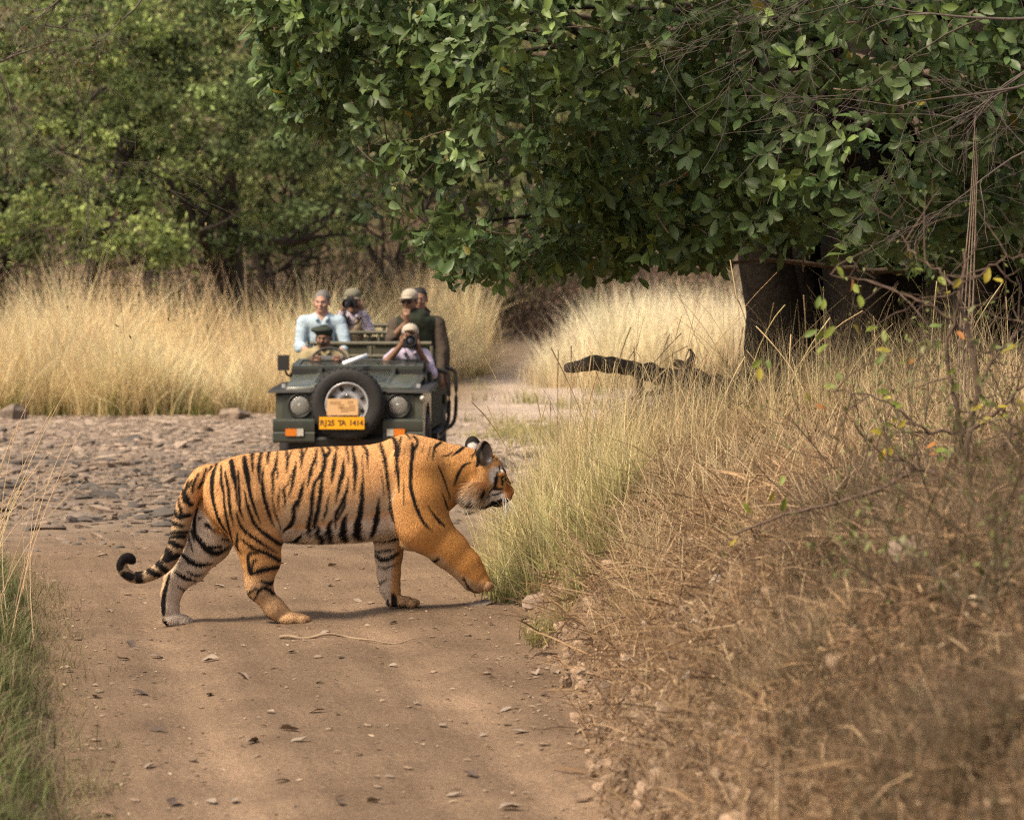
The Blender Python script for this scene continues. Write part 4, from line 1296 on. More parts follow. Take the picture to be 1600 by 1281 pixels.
    if moustache:
        def bmu(b):
            for s in (-1, 1):
                b.seg(h(0, -.106, -.046), h(s * .034, -.092, -.056), .012 * S, .008 * S, .006)
        sdf_obj("moustache", bmu, mat("moustache", (.012, .01, .009), .7), .004)
    em = mat("eye_white", (.6, .58, .55), .3); ei = mat("iris", (.03, .02, .015), .2)
    for s in (-1, 1):
        bm = bmesh.new(); bmesh.ops.create_uvsphere(bm, u_segments=12, v_segments=8, radius=.0115 * S)
        ey = bm_obj("eye", bm, em, root, True, loc=h(s * .031, -.077, .004))
        bm = bmesh.new(); bmesh.ops.create_uvsphere(bm, u_segments=10, v_segments=6, radius=.006 * S)
        bm_obj("iris", bm, ei, ey, True, loc=R @ np.array([0, -.0075, 0]))
    if glasses:
        def bg_(b):
            for s in (-1, 1):
                b.ell(h(s * .032, -.100, .002), np.array([.028, .007, .020]) * S, .006, 0, Rl)
                b.seg(h(s * .058, -.095, .006), h(s * .082, .0, .004), .004, .004, .004)
        sdf_obj("sunglasses", bg_, mat("dark_glass", (.008, .008, .009), .1), .004)
    # headgear
    if hat:
        kind, colr, col2 = hat
        hm = mat("hat_cloth", colr, .85, var=.15, vscale=25, bump=.4, bscale=50)
        if kind == 'cap':
            def bc(b):
                b.ell(h(0, .012, .058), np.array([.086, .104, .076]) * S, .01, 0, Rl)
                b.ell(h(0, .012, -.05), np.array([.13, .15, .085]) * S, .008, 0, Rl, sub=True)
                b.ell(h(0, -.105, .040), np.array([.066, .075, .007]) * S, .008, 0, Rl)
            hobj = sdf_obj("cap", bc, hm, .0055)
        elif kind == 'bucket':
            def bc(b):
                b.seg(h(0, .015, .055), h(0, .015, .115), .094 * S, .078 * S, .02)
                b.ell(h(0, .012, -.055), np.array([.14, .16, .085]) * S, .008, 0, Rl, sub=True)
                b.seg(h(0, .01, .040), h(0, .01, .034), .128 * S, .138 * S, .006)
                b.ell(h(0, .01, -.075), np.array([.25, .25, .10]) * S, .006, 0, Rl, sub=True)
                b.ell(h(0, .01, .17), np.array([.25, .25, .02]) * S, .01, 0, Rl, sub=True)
            def bc2(b):
                b.ell(h(0, .015, .085), np.array([.092, .102, .075]) * S, .01, 0, Rl)
                b.ell(h(0, .015, .036), np.array([.142, .15, .012]) * S, .02, 0, Rl)
                b.ell(h(0, .0, -.04), np.array([.092, .112, .072]) * S, .006, 0, Rl, sub=True)
            hobj = sdf_obj("bucket_hat", bc2, hm, .0055)
        elif kind == 'beret':
            def bc(b):
                b.ell(h(0.0, .012, .056), np.array([.088, .104, .062]) * S, .01, 0, Rl)
                b.ell(h(-.022, .0, .082), np.array([.108, .112, .036]) * S, .02, 0, Rl)
                b.ell(h(0, .012, -.048), np.array([.13, .15, .088]) * S, .008, 0, Rl, sub=True)
            hobj = sdf_obj("beret", bc, hm, .0055)
    return root, base


def build_camera(label, d, px, py, yaw, pitch, ln=.14, strap=None, s=1.0, chunky=1.0):
    p = at(px, py, d)
    root = empty("camera", p); root.rotation_euler = (pitch, 0, yaw)
    root.name = "photo_camera"
    tag(root, label, "camera")
    m = mat("camera_black", (.012, .012, .013), .4, bump=.3, bscale=200)
    bm = bmesh.new(); add_box(bm, -.07 * s, .07 * s, -.03, .04, -.05 * s, .04 * s); bm_obj("body", bm, m, root, bevel=.012)
    bm = bmesh.new(); add_hex(bm, [(-.035, -.035, .04 * s), (.035, -.035, .04 * s), (.035, .03, .04 * s), (-.035, .03, .04 * s), (-.022, -.03, .07 * s), (.022, -.03, .07 * s), (.022, .02, .07 * s), (-.022, .02, .07 * s)])
    bm_obj("viewfinder", bm, m, root, bevel=.006)
    c = chunky
    bm = bmesh.new(); add_lathe(bm, [(.030 * c, -.03), (.036 * c, -.05), (.036 * c, -.05 - ln * .6), (.042 * c, -.05 - ln * .7), (.044 * c, -.05 - ln), (.036 * c, -.05 - ln), (.034 * c, -.03 - ln), (.0, -.025 - ln)], 'Y', n=28)
    le = bm_obj("lens", bm, m, root, 'auto')
    bm = bmesh.new(); add_lathe(bm, [(.0, -.036 - ln), (.02 * c, -.034 - ln), (.033 * c, -.030 - ln)], 'Y', n=24)
    bm_obj("front_element", bm, mat("coated_glass", (.02, .02, .03), .05, spec=.9, coat=1), le, True)
    if strap:
        inv = root.matrix_basis.inverted() if False else (Matrix.Translation(p) @ Matrix.Rotation(yaw, 4, 'Z') @ Matrix.Rotation(pitch, 4, 'X')).inverted()
        pts = [inv @ at(*q) for q in strap]
        tube_obj("strap", [tuple(q) for q in pts], .011, m, root, 24, 6)
    return root


DARK_SKIN, TAN_SKIN, FAIR_SKIN = (.20, .105, .064), (.24, .135, .085), (.42, .235, .165)


def build_people():
    # man in the pale blue shirt, second row
    build_person("grey-haired man in a pale blue shirt sitting behind the driver", 29.6, (503, 473, 0), (504, 494, .02), (474, 503, .02), (531, 503, .03), (503, 566, .1),
                 ((468, 541, -.05), (486, 552, -.25)), ((541, 541, -.05), (527, 556, -.25)), FAIR_SKIN, (.36, .46, .53), (1, 1), hair=(.15, .14, .13), yaw=-.12, handdirs=((.6, -.7, 0), (-.6, -.7, 0)))
    # the driver
    build_person("driver with a dark green beret and moustache behind the steering wheel", 28.95, (506, 528, 0), (506, 546, .03), (478, 556, .04), (536, 557, .05), (506, 606, .12),
                 ((472, 580, -.06), (492, 572, -.34)), ((542, 580, -.06), (531, 572, -.34)), DARK_SKIN, (.30, .245, .14), (2, 2), hair=(.01, .009, .008), moustache=True, hat=('beret', (.025, .033, .022), None), yaw=-.15, pitch=.08,
                 handdirs=((.3, -.6, .6), (-.3, -.6, .6)), curl=(1.8, 1.8), stubble=.3)
    # photographer in bucket hat, third row
    build_person("photographer in an olive bucket hat and khaki vest on the rear bench", 30.7, (551, 473, 0), (551, 490, .03), (531, 501, .04), (571, 501, .04), (551, 556, .12),
                 ((529, 514, -.12), (535, 485, -.20)), ((577, 517, -.12), (565, 483, -.20)), TAN_SKIN, (.42, .37, .44), (2, 2), vest=(.36, .28, .19), hair=(.02, .015, .012), hat=('bucket', (.16, .15, .105), None), pitch=-.05,
                 handdirs=((.5, -.4, .6), (-.5, -.4, .6)), curl=(1.2, 1.2))
    build_camera("black camera with strap held up by the bucket hat photographer", 30.45, 548, 473, -.35, .1, .09, strap=[(541, 474, 30.45), (540, 492, 30.42), (545, 507, 30.47), (556, 506, 30.47), (563, 498, 30.49), (564, 492, 30.55)])
    # guide in pale cap and dark jacket
    build_person("guide in a pale cap and dark green jacket with a hand at his mouth", 29.9, (640, 471, 0), (648, 492, .03), (617, 506, .05), (683, 508, .06), (655, 592, .12),
                 ((611, 531, -.05), (636, 503, -.22)), ((690, 548, .0), (688, 585, -.12)), TAN_SKIN, (.07, .053, .04), (1, 2), vest=(.022, .028, .017), vest_open=False, hair=(.012, .01, .01), hat=('cap', (.36, .32, .25), None), glasses=True,
                 yaw=-.35, pitch=.05, handdirs=((-.05, -.3, 1), (0, -.2, -1)), curl=(1.3, .6))
    # person behind him, mostly hidden
    build_person("dark-haired person in a brown jacket half hidden behind the guide", 30.6, (656, 468, 0), (660, 490, .03), (636, 506, .05), (686, 504, .05), (662, 575, .12),
                 ((622, 532, -.02), (630, 555, -.2)), ((695, 545, .0), (697, 582, -.12)), DARK_SKIN, (.04, .03, .02), (2, 2), hair=(.008, .007, .007), handdirs=((.3, -.5, 0), (0, -.2, -1)))
    # front passenger with camera
    build_person("front passenger in a white cap and lilac shirt aiming a camera", 28.7, (641, 526, 0), (641, 546, .03), (617, 555, .04), (664, 556, .04), (641, 608, .12),
                 ((604, 566, -.12), (627, 539, -.18)), ((674, 583, -.04), (654, 546, -.17)), DARK_SKIN, (.40, .36, .47), (.3, 1), hair=(.01, .009, .008), hat=('cap', (.40, .35, .28), None), pitch=-.18, yaw=.05,
                 handdirs=((.55, -.3, .6), (-.5, -.4, .6)), curl=(1.2, 1.2))
    build_camera("black long-lens camera held by the front passenger", 28.42, 641, 536, .05, -.12, .17, chunky=1.25)


build_people()
# ------------------------------------------------------------------ stones
def stone_template(seed, flat=0.5):
    """angular stone: three uneven rings and two caps, 44 triangles or fewer"""
    r = np.random.default_rng(seed)
    n = 8
    a = np.sort(np.linspace(0, 2 * np.pi, n, endpoint=False) + r.normal(0, .18, n))
    rad = r.uniform(.38, .56, n) * np.where(r.random(n) < .3, .8, 1)
    el = r.uniform(.6, 1.0)
    rings = []
    for k, (h, s) in enumerate(((-.5, .78), (.12, 1.0), (.46, r.uniform(.55, .8)))):
        rr = rad * s * (1 + r.normal(0, .07, n))
        z = h * flat + r.normal(0, .05, n) * flat + (.25 * flat * np.cos(a + seed) if k else 0)
        rings.append(np.stack([rr * np.cos(a), el * rr * np.sin(a), z], 1))
    top = np.array([[0, 0, .52 * flat]]); bot = np.array([[0, 0, -.5 * flat]])
    v = np.vstack(rings + [top, bot])
    q, t = [], []
    for k in range(2):
        for i in range(n):
            q.append([k * n + i, k * n + (i + 1) % n, (k + 1) * n + (i + 1) % n, (k + 1) * n + i])
    for i in range(n):
        t.append([2 * n + i, 2 * n + (i + 1) % n, 3 * n]); t.append([(i + 1) % n, i, 3 * n + 1])
    tri = np.array([[a_, b, c] for a_, b, c, d in q] + [[a_, c, d] for a_, b, c, d in q] + t)
    return v, tri


STONE_M = [mat("stone_pale", (.29, .225, .17), .9, var=.3, vscale=6, bump=.6, bscale=18), mat("stone_buff", (.225, .17, .125), .9, var=.3, vscale=6, bump=.6, bscale=18),
           mat("stone_grey", (.165, .128, .098), .85, var=.3, vscale=6, bump=.6, bscale=18), mat("stone_dark", (.085, .072, .06), .85, var=.3, vscale=6, bump=.6, bscale=18)]


def build_stones():
    r = np.random.default_rng(11)
    # candidates over the bed, flat river stones packed close
    n = 15500
    py = r.uniform(642, 890, n)
    Y = F * (EYE + .12) / (py - YH)
    px = np.where(r.random(n) < .8, r.uniform(-20, 440, n), r.uniform(690, 880, n))
    X = (px - 800) / F * Y
    size = np.clip(r.lognormal(-2.6, .5, n), .035, .28)
    dens = fbm(X, Y, .8, 3)
    ok = (X < edge_r(Y) - .1) & (Y < 42.6) & (Y > 18.8) & ((px < 500) | (r.random(n) < .4)) & ((Y < 27) | (X < -2.35) | (X > -.6) | (Y > 31.5))
    ok &= r.random(n) < np.clip((858 - py) / 140, .0, 1) ** 1.8 + .01
    X, Y, size, py, dens = X[ok], Y[ok], size[ok], py[ok], dens[ok]
    Z = ground_z(X, Y)
    tone = r.random(len(X)) + .22 + np.clip((py - 690) / 80, -.35, .45) * .9 + dens * .7 - .1
    mi = np.clip((tone * 2.6).astype(int), 0, 3)
    app = size / Y
    order = np.argsort(-app)
    meshes = {}
    tv = []
    for k in range(10):
        v, t = stone_template(100 + k, r.uniform(.16, .34))
        tv.append((v, t))
        for j in range(4):
            me = np_mesh("stone", v, t, smooth=False); me.materials.append(STONE_M[j]); meshes[(k, j)] = me
    kk = r.integers(0, 10, len(X)); rot = r.uniform(0, 6.28, len(X)); tx = r.normal(0, .14, len(X)); ty = r.normal(0, .14, len(X))
    bed, track = GROUND["stream_bed"], GROUND["dirt_track"]
    for i in order[:300]:
        o = bpy.data.objects.new("stone", meshes[(int(kk[i]), int(mi[i]))])
        o.parent = bed
        o.location = (X[i], Y[i], Z[i] + size[i] * .04)
        o.rotation_euler = (tx[i], ty[i], rot[i]); o.scale = (size[i] * 1.3, size[i], size[i])
        COL.objects.link(o)
    parts = []
    rest = order[300:]
    cols = np.array([(.29, .225, .17), (.225, .17, .125), (.165, .128, .098), (.085, .072, .06)])
    for k in range(10):
        s_ = rest[kk[rest] == k]
        c, s2 = np.cos(rot[s_]), np.sin(rot[s_])
        R = np.zeros((len(s_), 3, 3)); R[:, 0, 0] = c; R[:, 0, 1] = -s2; R[:, 1, 0] = s2; R[:, 1, 1] = c; R[:, 2, 2] = 1
        v, f = instance_arrays(tv[k][0], tv[k][1], R, size[s_], np.stack([X[s_], Y[s_], Z[s_] + size[s_] * .03], 1))
        parts.append((v, f, np.repeat(cols[mi[s_]] * r.uniform(.85, 1.15, (len(s_), 1)), len(tv[k][0]), axis=0)))
    v, f, c = join_arrays(parts)
    o = link("pebbles", np_mesh("pebbles", v, f, c, smooth=False), mat("pebble", attr="Col", rough=.9, var=.2, vscale=20, bump=.4), bed)
    o["kind"] = "stuff"
    # grit and crumbs on the track
    n = 3800
    Y = r.uniform(8.6, 21, n); X = r.uniform(edge_l(Y), edge_r(Y) + .25, n)
    w = np.clip(np.exp(-((X - edge_r(Y)) / .35) ** 2) + np.exp(-((X - edge_l(Y)) / .3) ** 2) + .22, 0, 1)
    ok = r.random(n) < w; X, Y = X[ok], Y[ok]
    sz = np.clip(r.lognormal(-4.35, .6, len(X)), .006, .06)
    Rz = r.uniform(0, 6.28, len(X)); c, s2 = np.cos(Rz), np.sin(Rz)
    R = np.zeros((len(X), 3, 3)); R[:, 0, 0] = c; R[:, 0, 1] = -s2; R[:, 1, 0] = s2; R[:, 1, 1] = c; R[:, 2, 2] = 1
    v, f = instance_arrays(tv[3][0], tv[3][1], R, sz, np.stack([X, Y, ground_z(X, Y) + sz * .1], 1))
    cc = np.repeat((np.array([.22, .16, .11]) * r.uniform(.55, 1.3, (len(X), 1))), len(tv[3][0]), axis=0)
    o = link("grit", np_mesh("grit", v, f, cc, smooth=False), mat("grit", attr="Col", rough=.95), track); o["kind"] = "stuff"
    # clods and half buried stones along the raw foot of the bank
    n = 620
    Y = r.uniform(7.5, 17.5, n); X = edge_r(Y) + np.abs(r.normal(.08, .22, n)) - .04
    sz = np.clip(r.lognormal(-3.2, .55, n), .015, .13)
    Rz = r.uniform(0, 6.28, n); c, s2 = np.cos(Rz), np.sin(Rz)
    R = np.zeros((n, 3, 3)); R[:, 0, 0] = c; R[:, 0, 1] = -s2; R[:, 1, 0] = s2; R[:, 1, 1] = c; R[:, 2, 2] = 1
    tb = stone_template(77, .55)
    v, f = instance_arrays(tb[0], tb[1], R, sz, np.stack([X, Y, ground_z(X, Y) + sz * .1], 1))
    cc = np.repeat(np.array([.26, .185, .125]) * r.uniform(.6, 1.4, (n, 1)), len(tb[0]), axis=0)
    o = link("clods", np_mesh("clods", v, f, cc, smooth=False), mat("clod", attr="Col", rough=.95, var=.25, vscale=30, bump=.6), GROUND["ground"]); o["kind"] = "stuff"
    # rocks that stand out
    def rock(label, px, py, d, w, h, dp, seed, tilt, m, z=None):
        v, t = stone_template(seed, h)
        rr = np.random.default_rng(seed)
        bm = bmesh.new()
        vs = [bm.verts.new(p) for p in v]
        for f_ in t: bm.faces.new([vs[i] for i in f_])
        bmesh.ops.subdivide_edges(bm, edges=bm.edges[:], cuts=2, use_grid_fill=True, fractal=.12, seed=seed)
        bmesh.ops.recalc_face_normals(bm, faces=bm.faces)
        me = bpy.data.meshes.new("rock"); bm.to_mesh(me); bm.free()
        for dd in np.arange(d - 3, d + 6, .04):
            p = at(px, py, dd)
            if gz(p.x, p.y) >= p.z: break
        p.z += h * w * .12
        o = link("rock", me, m, None, p)
        o.rotation_euler = tilt; o.scale = (w, dp, w)
        tag(o, label, "rock")
    rock("tilted grey slab in the bank beside the tall grass tussock", 866, 890, 14.9, .22, .2, .3, 5, (.45, -.45, .3), STONE_M[2])
    rock("flat brown slab under the raised forepaw of the tiger", 752, 944, 15.1, .18, .12, .2, 6, (.1, -.1, .3), STONE_M[2])
    rock("low stone ledge on the bank foot below the grey slab", 838, 942, 14.6, .24, .2, .3, 7, (.35, -.25, .6), STONE_M[1])
    rock("rounded grey boulder at the grass edge of the stream bed", 22, 655, 41.5, .6, .45, .6, 8, (0, .1, .3), STONE_M[2])
    rock("low brown boulder below the golden grass, far from the jeep", 362, 654, 41, .6, .3, .6, 9, (0, .05, 1.3), STONE_M[1])
    rock("pale slab half buried among shrub stems high on the bank", 1448, 872, 9.65, .30, .24, .3, 10, (.4, -.2, .2), STONE_M[1])
    rock("small grey stone on the sandy edge behind the tail of the tiger", 291, 808, 21.6, .2, .45, .2, 12, (0, .1, .2), STONE_M[2])
    rock("broken rock pile edge behind the log in the grass", 1000, 668, 20.5, .7, .4, .5, 13, (0.1, .1, .5), STONE_M[3])
    rock("grey rock under the fallen log among dry stems", 1090, 640, 20.2, .5, .5, .5, 14, (0.1, .1, 1.5), STONE_M[2])
    gm = mat("quartz", (.5, .43, .36), .8, var=.2, bump=.4)
    me = [np_mesh("pale_stone", *stone_template(60 + k, .6), smooth=False) for k in range(4)]
    for q in me: q.materials.append(gm)
    for (px, py, d, s) in ((1120, 912, 12.4, .075), (1142, 914, 12.4, .04), (1012, 975, 12.9, .07), (1048, 948, 12.8, .06), (1190, 945, 11.6, .05), (1206, 932, 11.7, .04), (1170, 1160, 8.6, .035), (1030, 1105, 10.4, .04),
                           (1460, 925, 9.0, .06), (1495, 905, 9.2, .05), (985, 815, 14.2, .05), (1040, 1110, 10.2, .035), (1155, 1145, 8.7, .03), (1255, 880, 11.2, .05), (1085, 980, 11.9, .09), (1075, 1060, 10.6, .07)):
        # settle each on the slope along its line of sight
        for dd in np.arange(7, 22, .05):
            p = at(px, py, dd)
            if gz(p.x, p.y) >= p.z: break
        o = bpy.data.objects.new("pale_stone", random.choice(me)); o.parent = GROUND["ground"]
        o.location = p; o.rotation_euler = (random.uniform(-.4, .4), random.uniform(-.4, .4), random.uniform(0, 6)); o.scale = (s, s, s)
        COL.objects.link(o)


build_stones()


# ------------------------------------------------------------------ leaves
LEAF_V = np.array([[0, 0, 0], [0, .27, -.02], [0, .54, -.03], [0, .80, -.05], [0, 1, -.13], [-.13, .25, .03], [-.20, .53, .045], [-.165, .79, .02], [.13, .25, .03], [.20, .53, .045], [.165, .79, .02]], float)
LEAF_F = np.array([[0, 1, 5], [1, 2, 6], [1, 6, 5], [2, 3, 7], [2, 7, 6], [3, 4, 7], [0, 8, 1], [1, 8, 9], [1, 9, 2], [2, 9, 10], [2, 10, 3], [3, 10, 4]])
NL = len(LEAF_V)


def build_track_litter():
    r = np.random.default_rng(21)
    pale = mat("dead_leaf_pale", (.26, .205, .155), .8, var=.25, vscale=30, bump=.3)
    brown = mat("dead_leaf_brown", (.20, .13, .085), .8, var=.25, vscale=30, bump=.3)
    dark = mat("dead_leaf_dark", (.085, .06, .045), .8, var=.25, vscale=30, bump=.3)
    me = {}
    for k in range(6):
        v = LEAF_V.copy(); v[:, 0] *= 1.15 + .2 * r.random()
        v[:, 2] = .1 + .9 * np.abs(v[:, 0]) * r.uniform(.2, 1.0) + .35 * (v[:, 1] - .5) ** 2 * r.uniform(-.4, 1.0) + r.normal(0, .03, NL)
        v[:, 1] -= .5
        v[:, 2] -= v[:, 2].min() - .01
        for j, m in enumerate((pale, brown, dark)):
            q = np_mesh("dry_leaf", v, LEAF_F, smooth=True); q.materials.append(m); me[(k, j)] = q
    big = [(507, 992, 0), (740, 1026, 1), (838, 1054, 0), (824, 1083, 1), (852, 1087, 2), (613, 1041, 0), (531, 1028, 0), (192, 1031, 2), (244, 1028, 0), (328, 1033, 0), (328, 1087, 0), (247, 1142, 2), (422, 1114, 0), (395, 1161, 0),
           (234, 1199, 0), (453, 1142, 0), (495, 1113, 0), (330, 1254, 0), (366, 1254, 0), (272, 1257, 2), (441, 1222, 0), (530, 1257, 2), (585, 1254, 0), (711, 1244, 0), (798, 1265, 0), (913, 1252, 1), (615, 974, 2), (343, 918, 0),
           (515, 916, 0), (365, 905, 2), (455, 1020, 0), (500, 1068, 2), (735, 1213, 2), (855, 1024, 0), (880, 1000, 1), (868, 1052, 0), (650, 1100, 0), (690, 1135, 0), (290, 903, 1), (283, 912, 1), (468, 1158, 0), (150, 1090, 1),
           (105, 1050, 2), (160, 1275, 1), (560, 940, 0), (660, 985, 1), (705, 935, 1), (790, 1110, 0), (815, 1145, 0), (755, 1150, 0), (690, 880, 0), (820, 905, 2), (845, 985, 1), (330, 885, 2), (420, 895, 0), (520, 885, 0),
           (560, 1180, 1), (610, 1215, 0), (380, 1060, 0), (200, 930, 1), (170, 955, 0), (205, 1010, 2), (220, 1085, 2), (160, 870, 0)]
    for i, (px, py, c) in enumerate(big):
        d = 14.0
        for _ in range(4):
            p = at(px, py, d); z = gz(p.x, p.y); d = F * (EYE - z) / (py - YH)
        p = at(px, py, d)
        o = bpy.data.objects.new("dry_leaf", me[(int(r.integers(0, 6)), c)])
        s = r.uniform(.045, .085)
        o.location = (p.x, p.y, gz(p.x, p.y) + .004)
        o.rotation_euler = (r.normal(0, .25), r.normal(0, .2), r.uniform(0, 6.28)); o.scale = (s, s, s)
        o.parent = GROUND["dirt_track"]
        COL.objects.link(o)
    # small bits nobody could count
    n = 2600
    Y = r.uniform(8.6, 21, n); X = r.uniform(edge_l(Y) - .1, edge_r(Y) + .3, n)
    ed = np.minimum(np.abs(X - edge_r(Y)), np.abs(X - edge_l(Y)))
    ok = r.random(n) < np.clip(1.15 - ed / .5, .25, 1); X, Y = X[ok], Y[ok]
    dirs = np.stack([np.cos(a := r.uniform(0, 6.28, len(X))), np.sin(a), r.normal(0, .15, len(X))], 1)
    v, f = instance_arrays(LEAF_V, LEAF_F, frames(dirs), r.uniform(.012, .04, len(X)), np.stack([X, Y, ground_z(X, Y) + .006], 1))
    cc = np.repeat(np.array([.28, .21, .145]) * r.uniform(.35, 1.35, (len(X), 1)), NL, axis=0)
    o = link("leaf_litter", np_mesh("leaf_litter", v, f, cc), mat("litter", attr="Col", rough=.9)); tag(o, "small scraps of dead leaf scattered over the dirt track", "leaf litter", kind="stuff")
    P = smooth_path(np.array([at(437, 999, 14.05), at(480, 1000, 14.03), at(540, 998, 14.08), at(600, 1003, 13.98), at(650, 1002, 14.0)]), 24)
    P[:, 2] = ground_z(P[:, 0], P[:, 1]) + .008 + .006 * np.sin(np.arange(24) * .9)
    v, q = tubes([P], [np.linspace(.010, .0025, 24)], 7)
    o = link("stick", np_mesh("stick", v, q), mat("dry_stick", (.26, .185, .12), .85, var=.3)); tag(o, "thin pale stick lying across the track below the tiger", "stick")


build_track_litter()


# ------------------------------------------------------------------ grasses
def jitter(c, n, s=.15, r=rng):
    return np.clip(np.array(c) * (1 + r.normal(0, s, (n, 1))) * (1 + r.normal(0, .04, (n, 3))), .004, 1)


def clump_blades(cx, cy, per, spread, hmin, hmax, wid, lean, cb, ct, r, S=4, hvar=None, wind=0.0, cs=.16):
    n = len(cx) * per
    X = np.repeat(cx, per) + r.normal(0, spread, n); Y = np.repeat(cy, per) + r.normal(0, spread, n)
    Z = ground_z(X, Y) - .01
    cl = np.repeat(r.uniform(0, 6.28, len(cx)), per)
    az = np.where(r.random(n) < .4, r.uniform(0, 6.28, n), cl + r.normal(0, .5, n))
    hs = np.repeat(r.uniform(.55, 1.0, len(cx)), per)
    h = r.uniform(hmin, hmax, n) * hs
    ln = np.abs(r.normal(lean, lean * .45, n)) * np.repeat(r.uniform(.35, 1.7, len(cx)), per)
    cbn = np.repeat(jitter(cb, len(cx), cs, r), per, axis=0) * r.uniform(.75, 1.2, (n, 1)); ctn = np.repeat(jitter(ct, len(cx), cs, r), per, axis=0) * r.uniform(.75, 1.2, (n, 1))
    return blades(np.stack([X, Y, Z], 1), az, np.clip(ln, 0, 1.3), h, np.full(n, wid) * r.uniform(.6, 1.3, n), S, cbn, ctn) if hvar is None else blades(np.stack([X, Y, Z], 1), az, np.clip(ln, 0, 1.3), h * np.repeat(hvar, per), np.full(n, wid) * r.uniform(.6, 1.3, n), S, cbn, ctn)


GRASS_M = mat("dry_grass", attr="Col", rough=.7, spec=.25, transl=.42)


def grass_obj(name, parts, label, cat="grass"):
    v, f, c = join_arrays(parts)
    o = link(name, np_mesh(name, v, f, c), GRASS_M)
    tag(o, label, cat, kind="stuff")
    return o


def build_grass():
    r = np.random.default_rng(31)
    # tall golden stand beyond the stream bed
    n = 1250
    px = r.uniform(-60, 752, n)
    Yf = np.interp(px, [-60, 430, 560, 640, 752], [42.6, 43.2, 49, 54, 62])
    dep = r.random(n) ** 1.3 * 9
    Y = Yf + dep; X = (px - 800) / F * Y
    hi = np.interp(px, [-60, 420, 760], [2.0, 2.0, 2.3])
    parts = []
    fr = dep < 3.0
    hv = np.clip(.88 + 1.5 * fbm(X, Y * .5, .9, 3) * 1.3, .45, 1.3)
    gold_b, gold_t = (.56, .43, .22), (.95, .77, .47)
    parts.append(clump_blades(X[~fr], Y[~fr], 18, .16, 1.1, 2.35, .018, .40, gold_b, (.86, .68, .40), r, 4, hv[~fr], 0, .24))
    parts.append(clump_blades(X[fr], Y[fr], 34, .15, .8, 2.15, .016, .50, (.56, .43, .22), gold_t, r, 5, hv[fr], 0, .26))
    k = r.random(n) < .22
    parts.append(clump_blades(X[k & fr], Y[k & fr] - .25, 26, .16, .25, .8, .016, .5, (.11, .13, .03), (.34, .33, .10), r))
    k2 = r.random(n) < .25
    parts.append(clump_blades(X[k2 & fr], Y[k2 & fr] - .1, 26, .25, .9, 1.7, .016, 1.0, (.52, .40, .2), (.90, .72, .44), r, 5, None, 0, .2))
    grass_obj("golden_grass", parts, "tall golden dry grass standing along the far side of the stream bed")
    # pale stand behind the log and beyond the trunk
    n = 900
    px = np.where(r.random(n) < .78, 840 + 460 * r.random(n) ** .85, r.uniform(1480, 1720, n))
    Y = 53 + r.random(n) * 9; X = (px - 800) / F * Y
    grass_obj("pale_grass", [clump_blades(X, Y, 22, .16, 1.2, 2.35, .020, .32, (.66, .54, .34), (.95, .82, .58), r, 4, np.clip((px - 780) / 170, .4, 1))], "pale cream dry grass glowing behind the fallen log")
    # low tufts along the sandy track behind
    n = 160
    px = r.uniform(740, 960, n); Y = r.uniform(33, 52, n); X = (px - 800) / F * Y
    k = fbm(X, Y, .5, 2) > .08
    grass_obj("track_tufts", [clump_blades(X[k], Y[k], 22, .15, .12, .4, .012, .5, (.22, .21, .07), (.48, .42, .18), r)], "low yellowish tufts on the sandy track behind the jeep")

    # ---- the near bank
    def on_bank(n, y0, y1, smin, smax, pw=1.0):
        Y = r.uniform(y0, y1, n); s = smin + (smax - smin) * r.random(n) ** pw
        return edge_r(Y) + s, Y
    # straw litter lying every way on the slope
    n = 88000
    Y = 5.2 + 17.5 * r.random(n) ** 1.15
    X = edge_r(Y) + r.uniform(-.06, 1.0, n) * np.clip(Y * .19 - edge_r(Y) + .3, .5, 4)
    s = X - edge_r(Y)
    ok = (X < Y * .19 + .15) & (r.random(n) < np.clip(.25 + s / .3, 0, 1))
    X, Y = X[ok], Y[ok]; n = len(X)
    Z = ground_z(X, Y) + r.random(n) ** 2 * .09
    a = r.uniform(0, 6.28, n); el = r.normal(.12, .28, n)
    L = r.uniform(.05, .26, n) * np.where(r.random(n) < .06, 1.9, 1)
    L = L * np.clip(Y / 13, .42, 1)
    d = np.stack([np.cos(a) * np.cos(el), np.sin(a) * np.cos(el), np.sin(el)], 1)
    sd = np.stack([-np.sin(a), np.cos(a), r.normal(0, .5, n)], 1)
    w = r.uniform(.0012, .0042, n) * np.clip(Y / 13, .5, 1)
    p0 = np.stack([X, Y, Z], 1); pm = p0 + d * (L * .5)[:, None] + np.stack([r.normal(0, .012, n), r.normal(0, .012, n), r.uniform(-.005, .02, n)], 1); p1 = p0 + d * L[:, None]
    V = np.stack([p0 - sd * w[:, None], p0 + sd * w[:, None], pm + sd * w[:, None], pm - sd * w[:, None], p1], 1).reshape(-1, 3)
    o = np.arange(n) * 5
    tri = np.concatenate([np.stack([o, o + 1, o + 2], 1), np.stack([o, o + 2, o + 3], 1), np.stack([o + 3, o + 2, o + 4], 1)])
    pal = np.array([(.41, .30, .175), (.30, .21, .13), (.56, .44, .285), (.18, .12, .075), (.09, .065, .042), (.36, .26, .165)])
    pick = r.choice(6, n, p=[.28, .24, .14, .16, .08, .10])
    cc = pal[pick] * np.array([.92, .84, .78]) * r.uniform(.7, 1.25, (n, 1))
    cc *= (.92 + 1.1 * fbm(X, Y, 1.6, 3) + .5 * fbm(X, Y, 7, 2))[:, None]; cc = np.clip(cc, .02, 1)
    grass_obj("straw_litter", [(V, [tri], np.repeat(cc, 5, axis=0))], "matted brown straw and dead grass covering the bank", "dead grass")
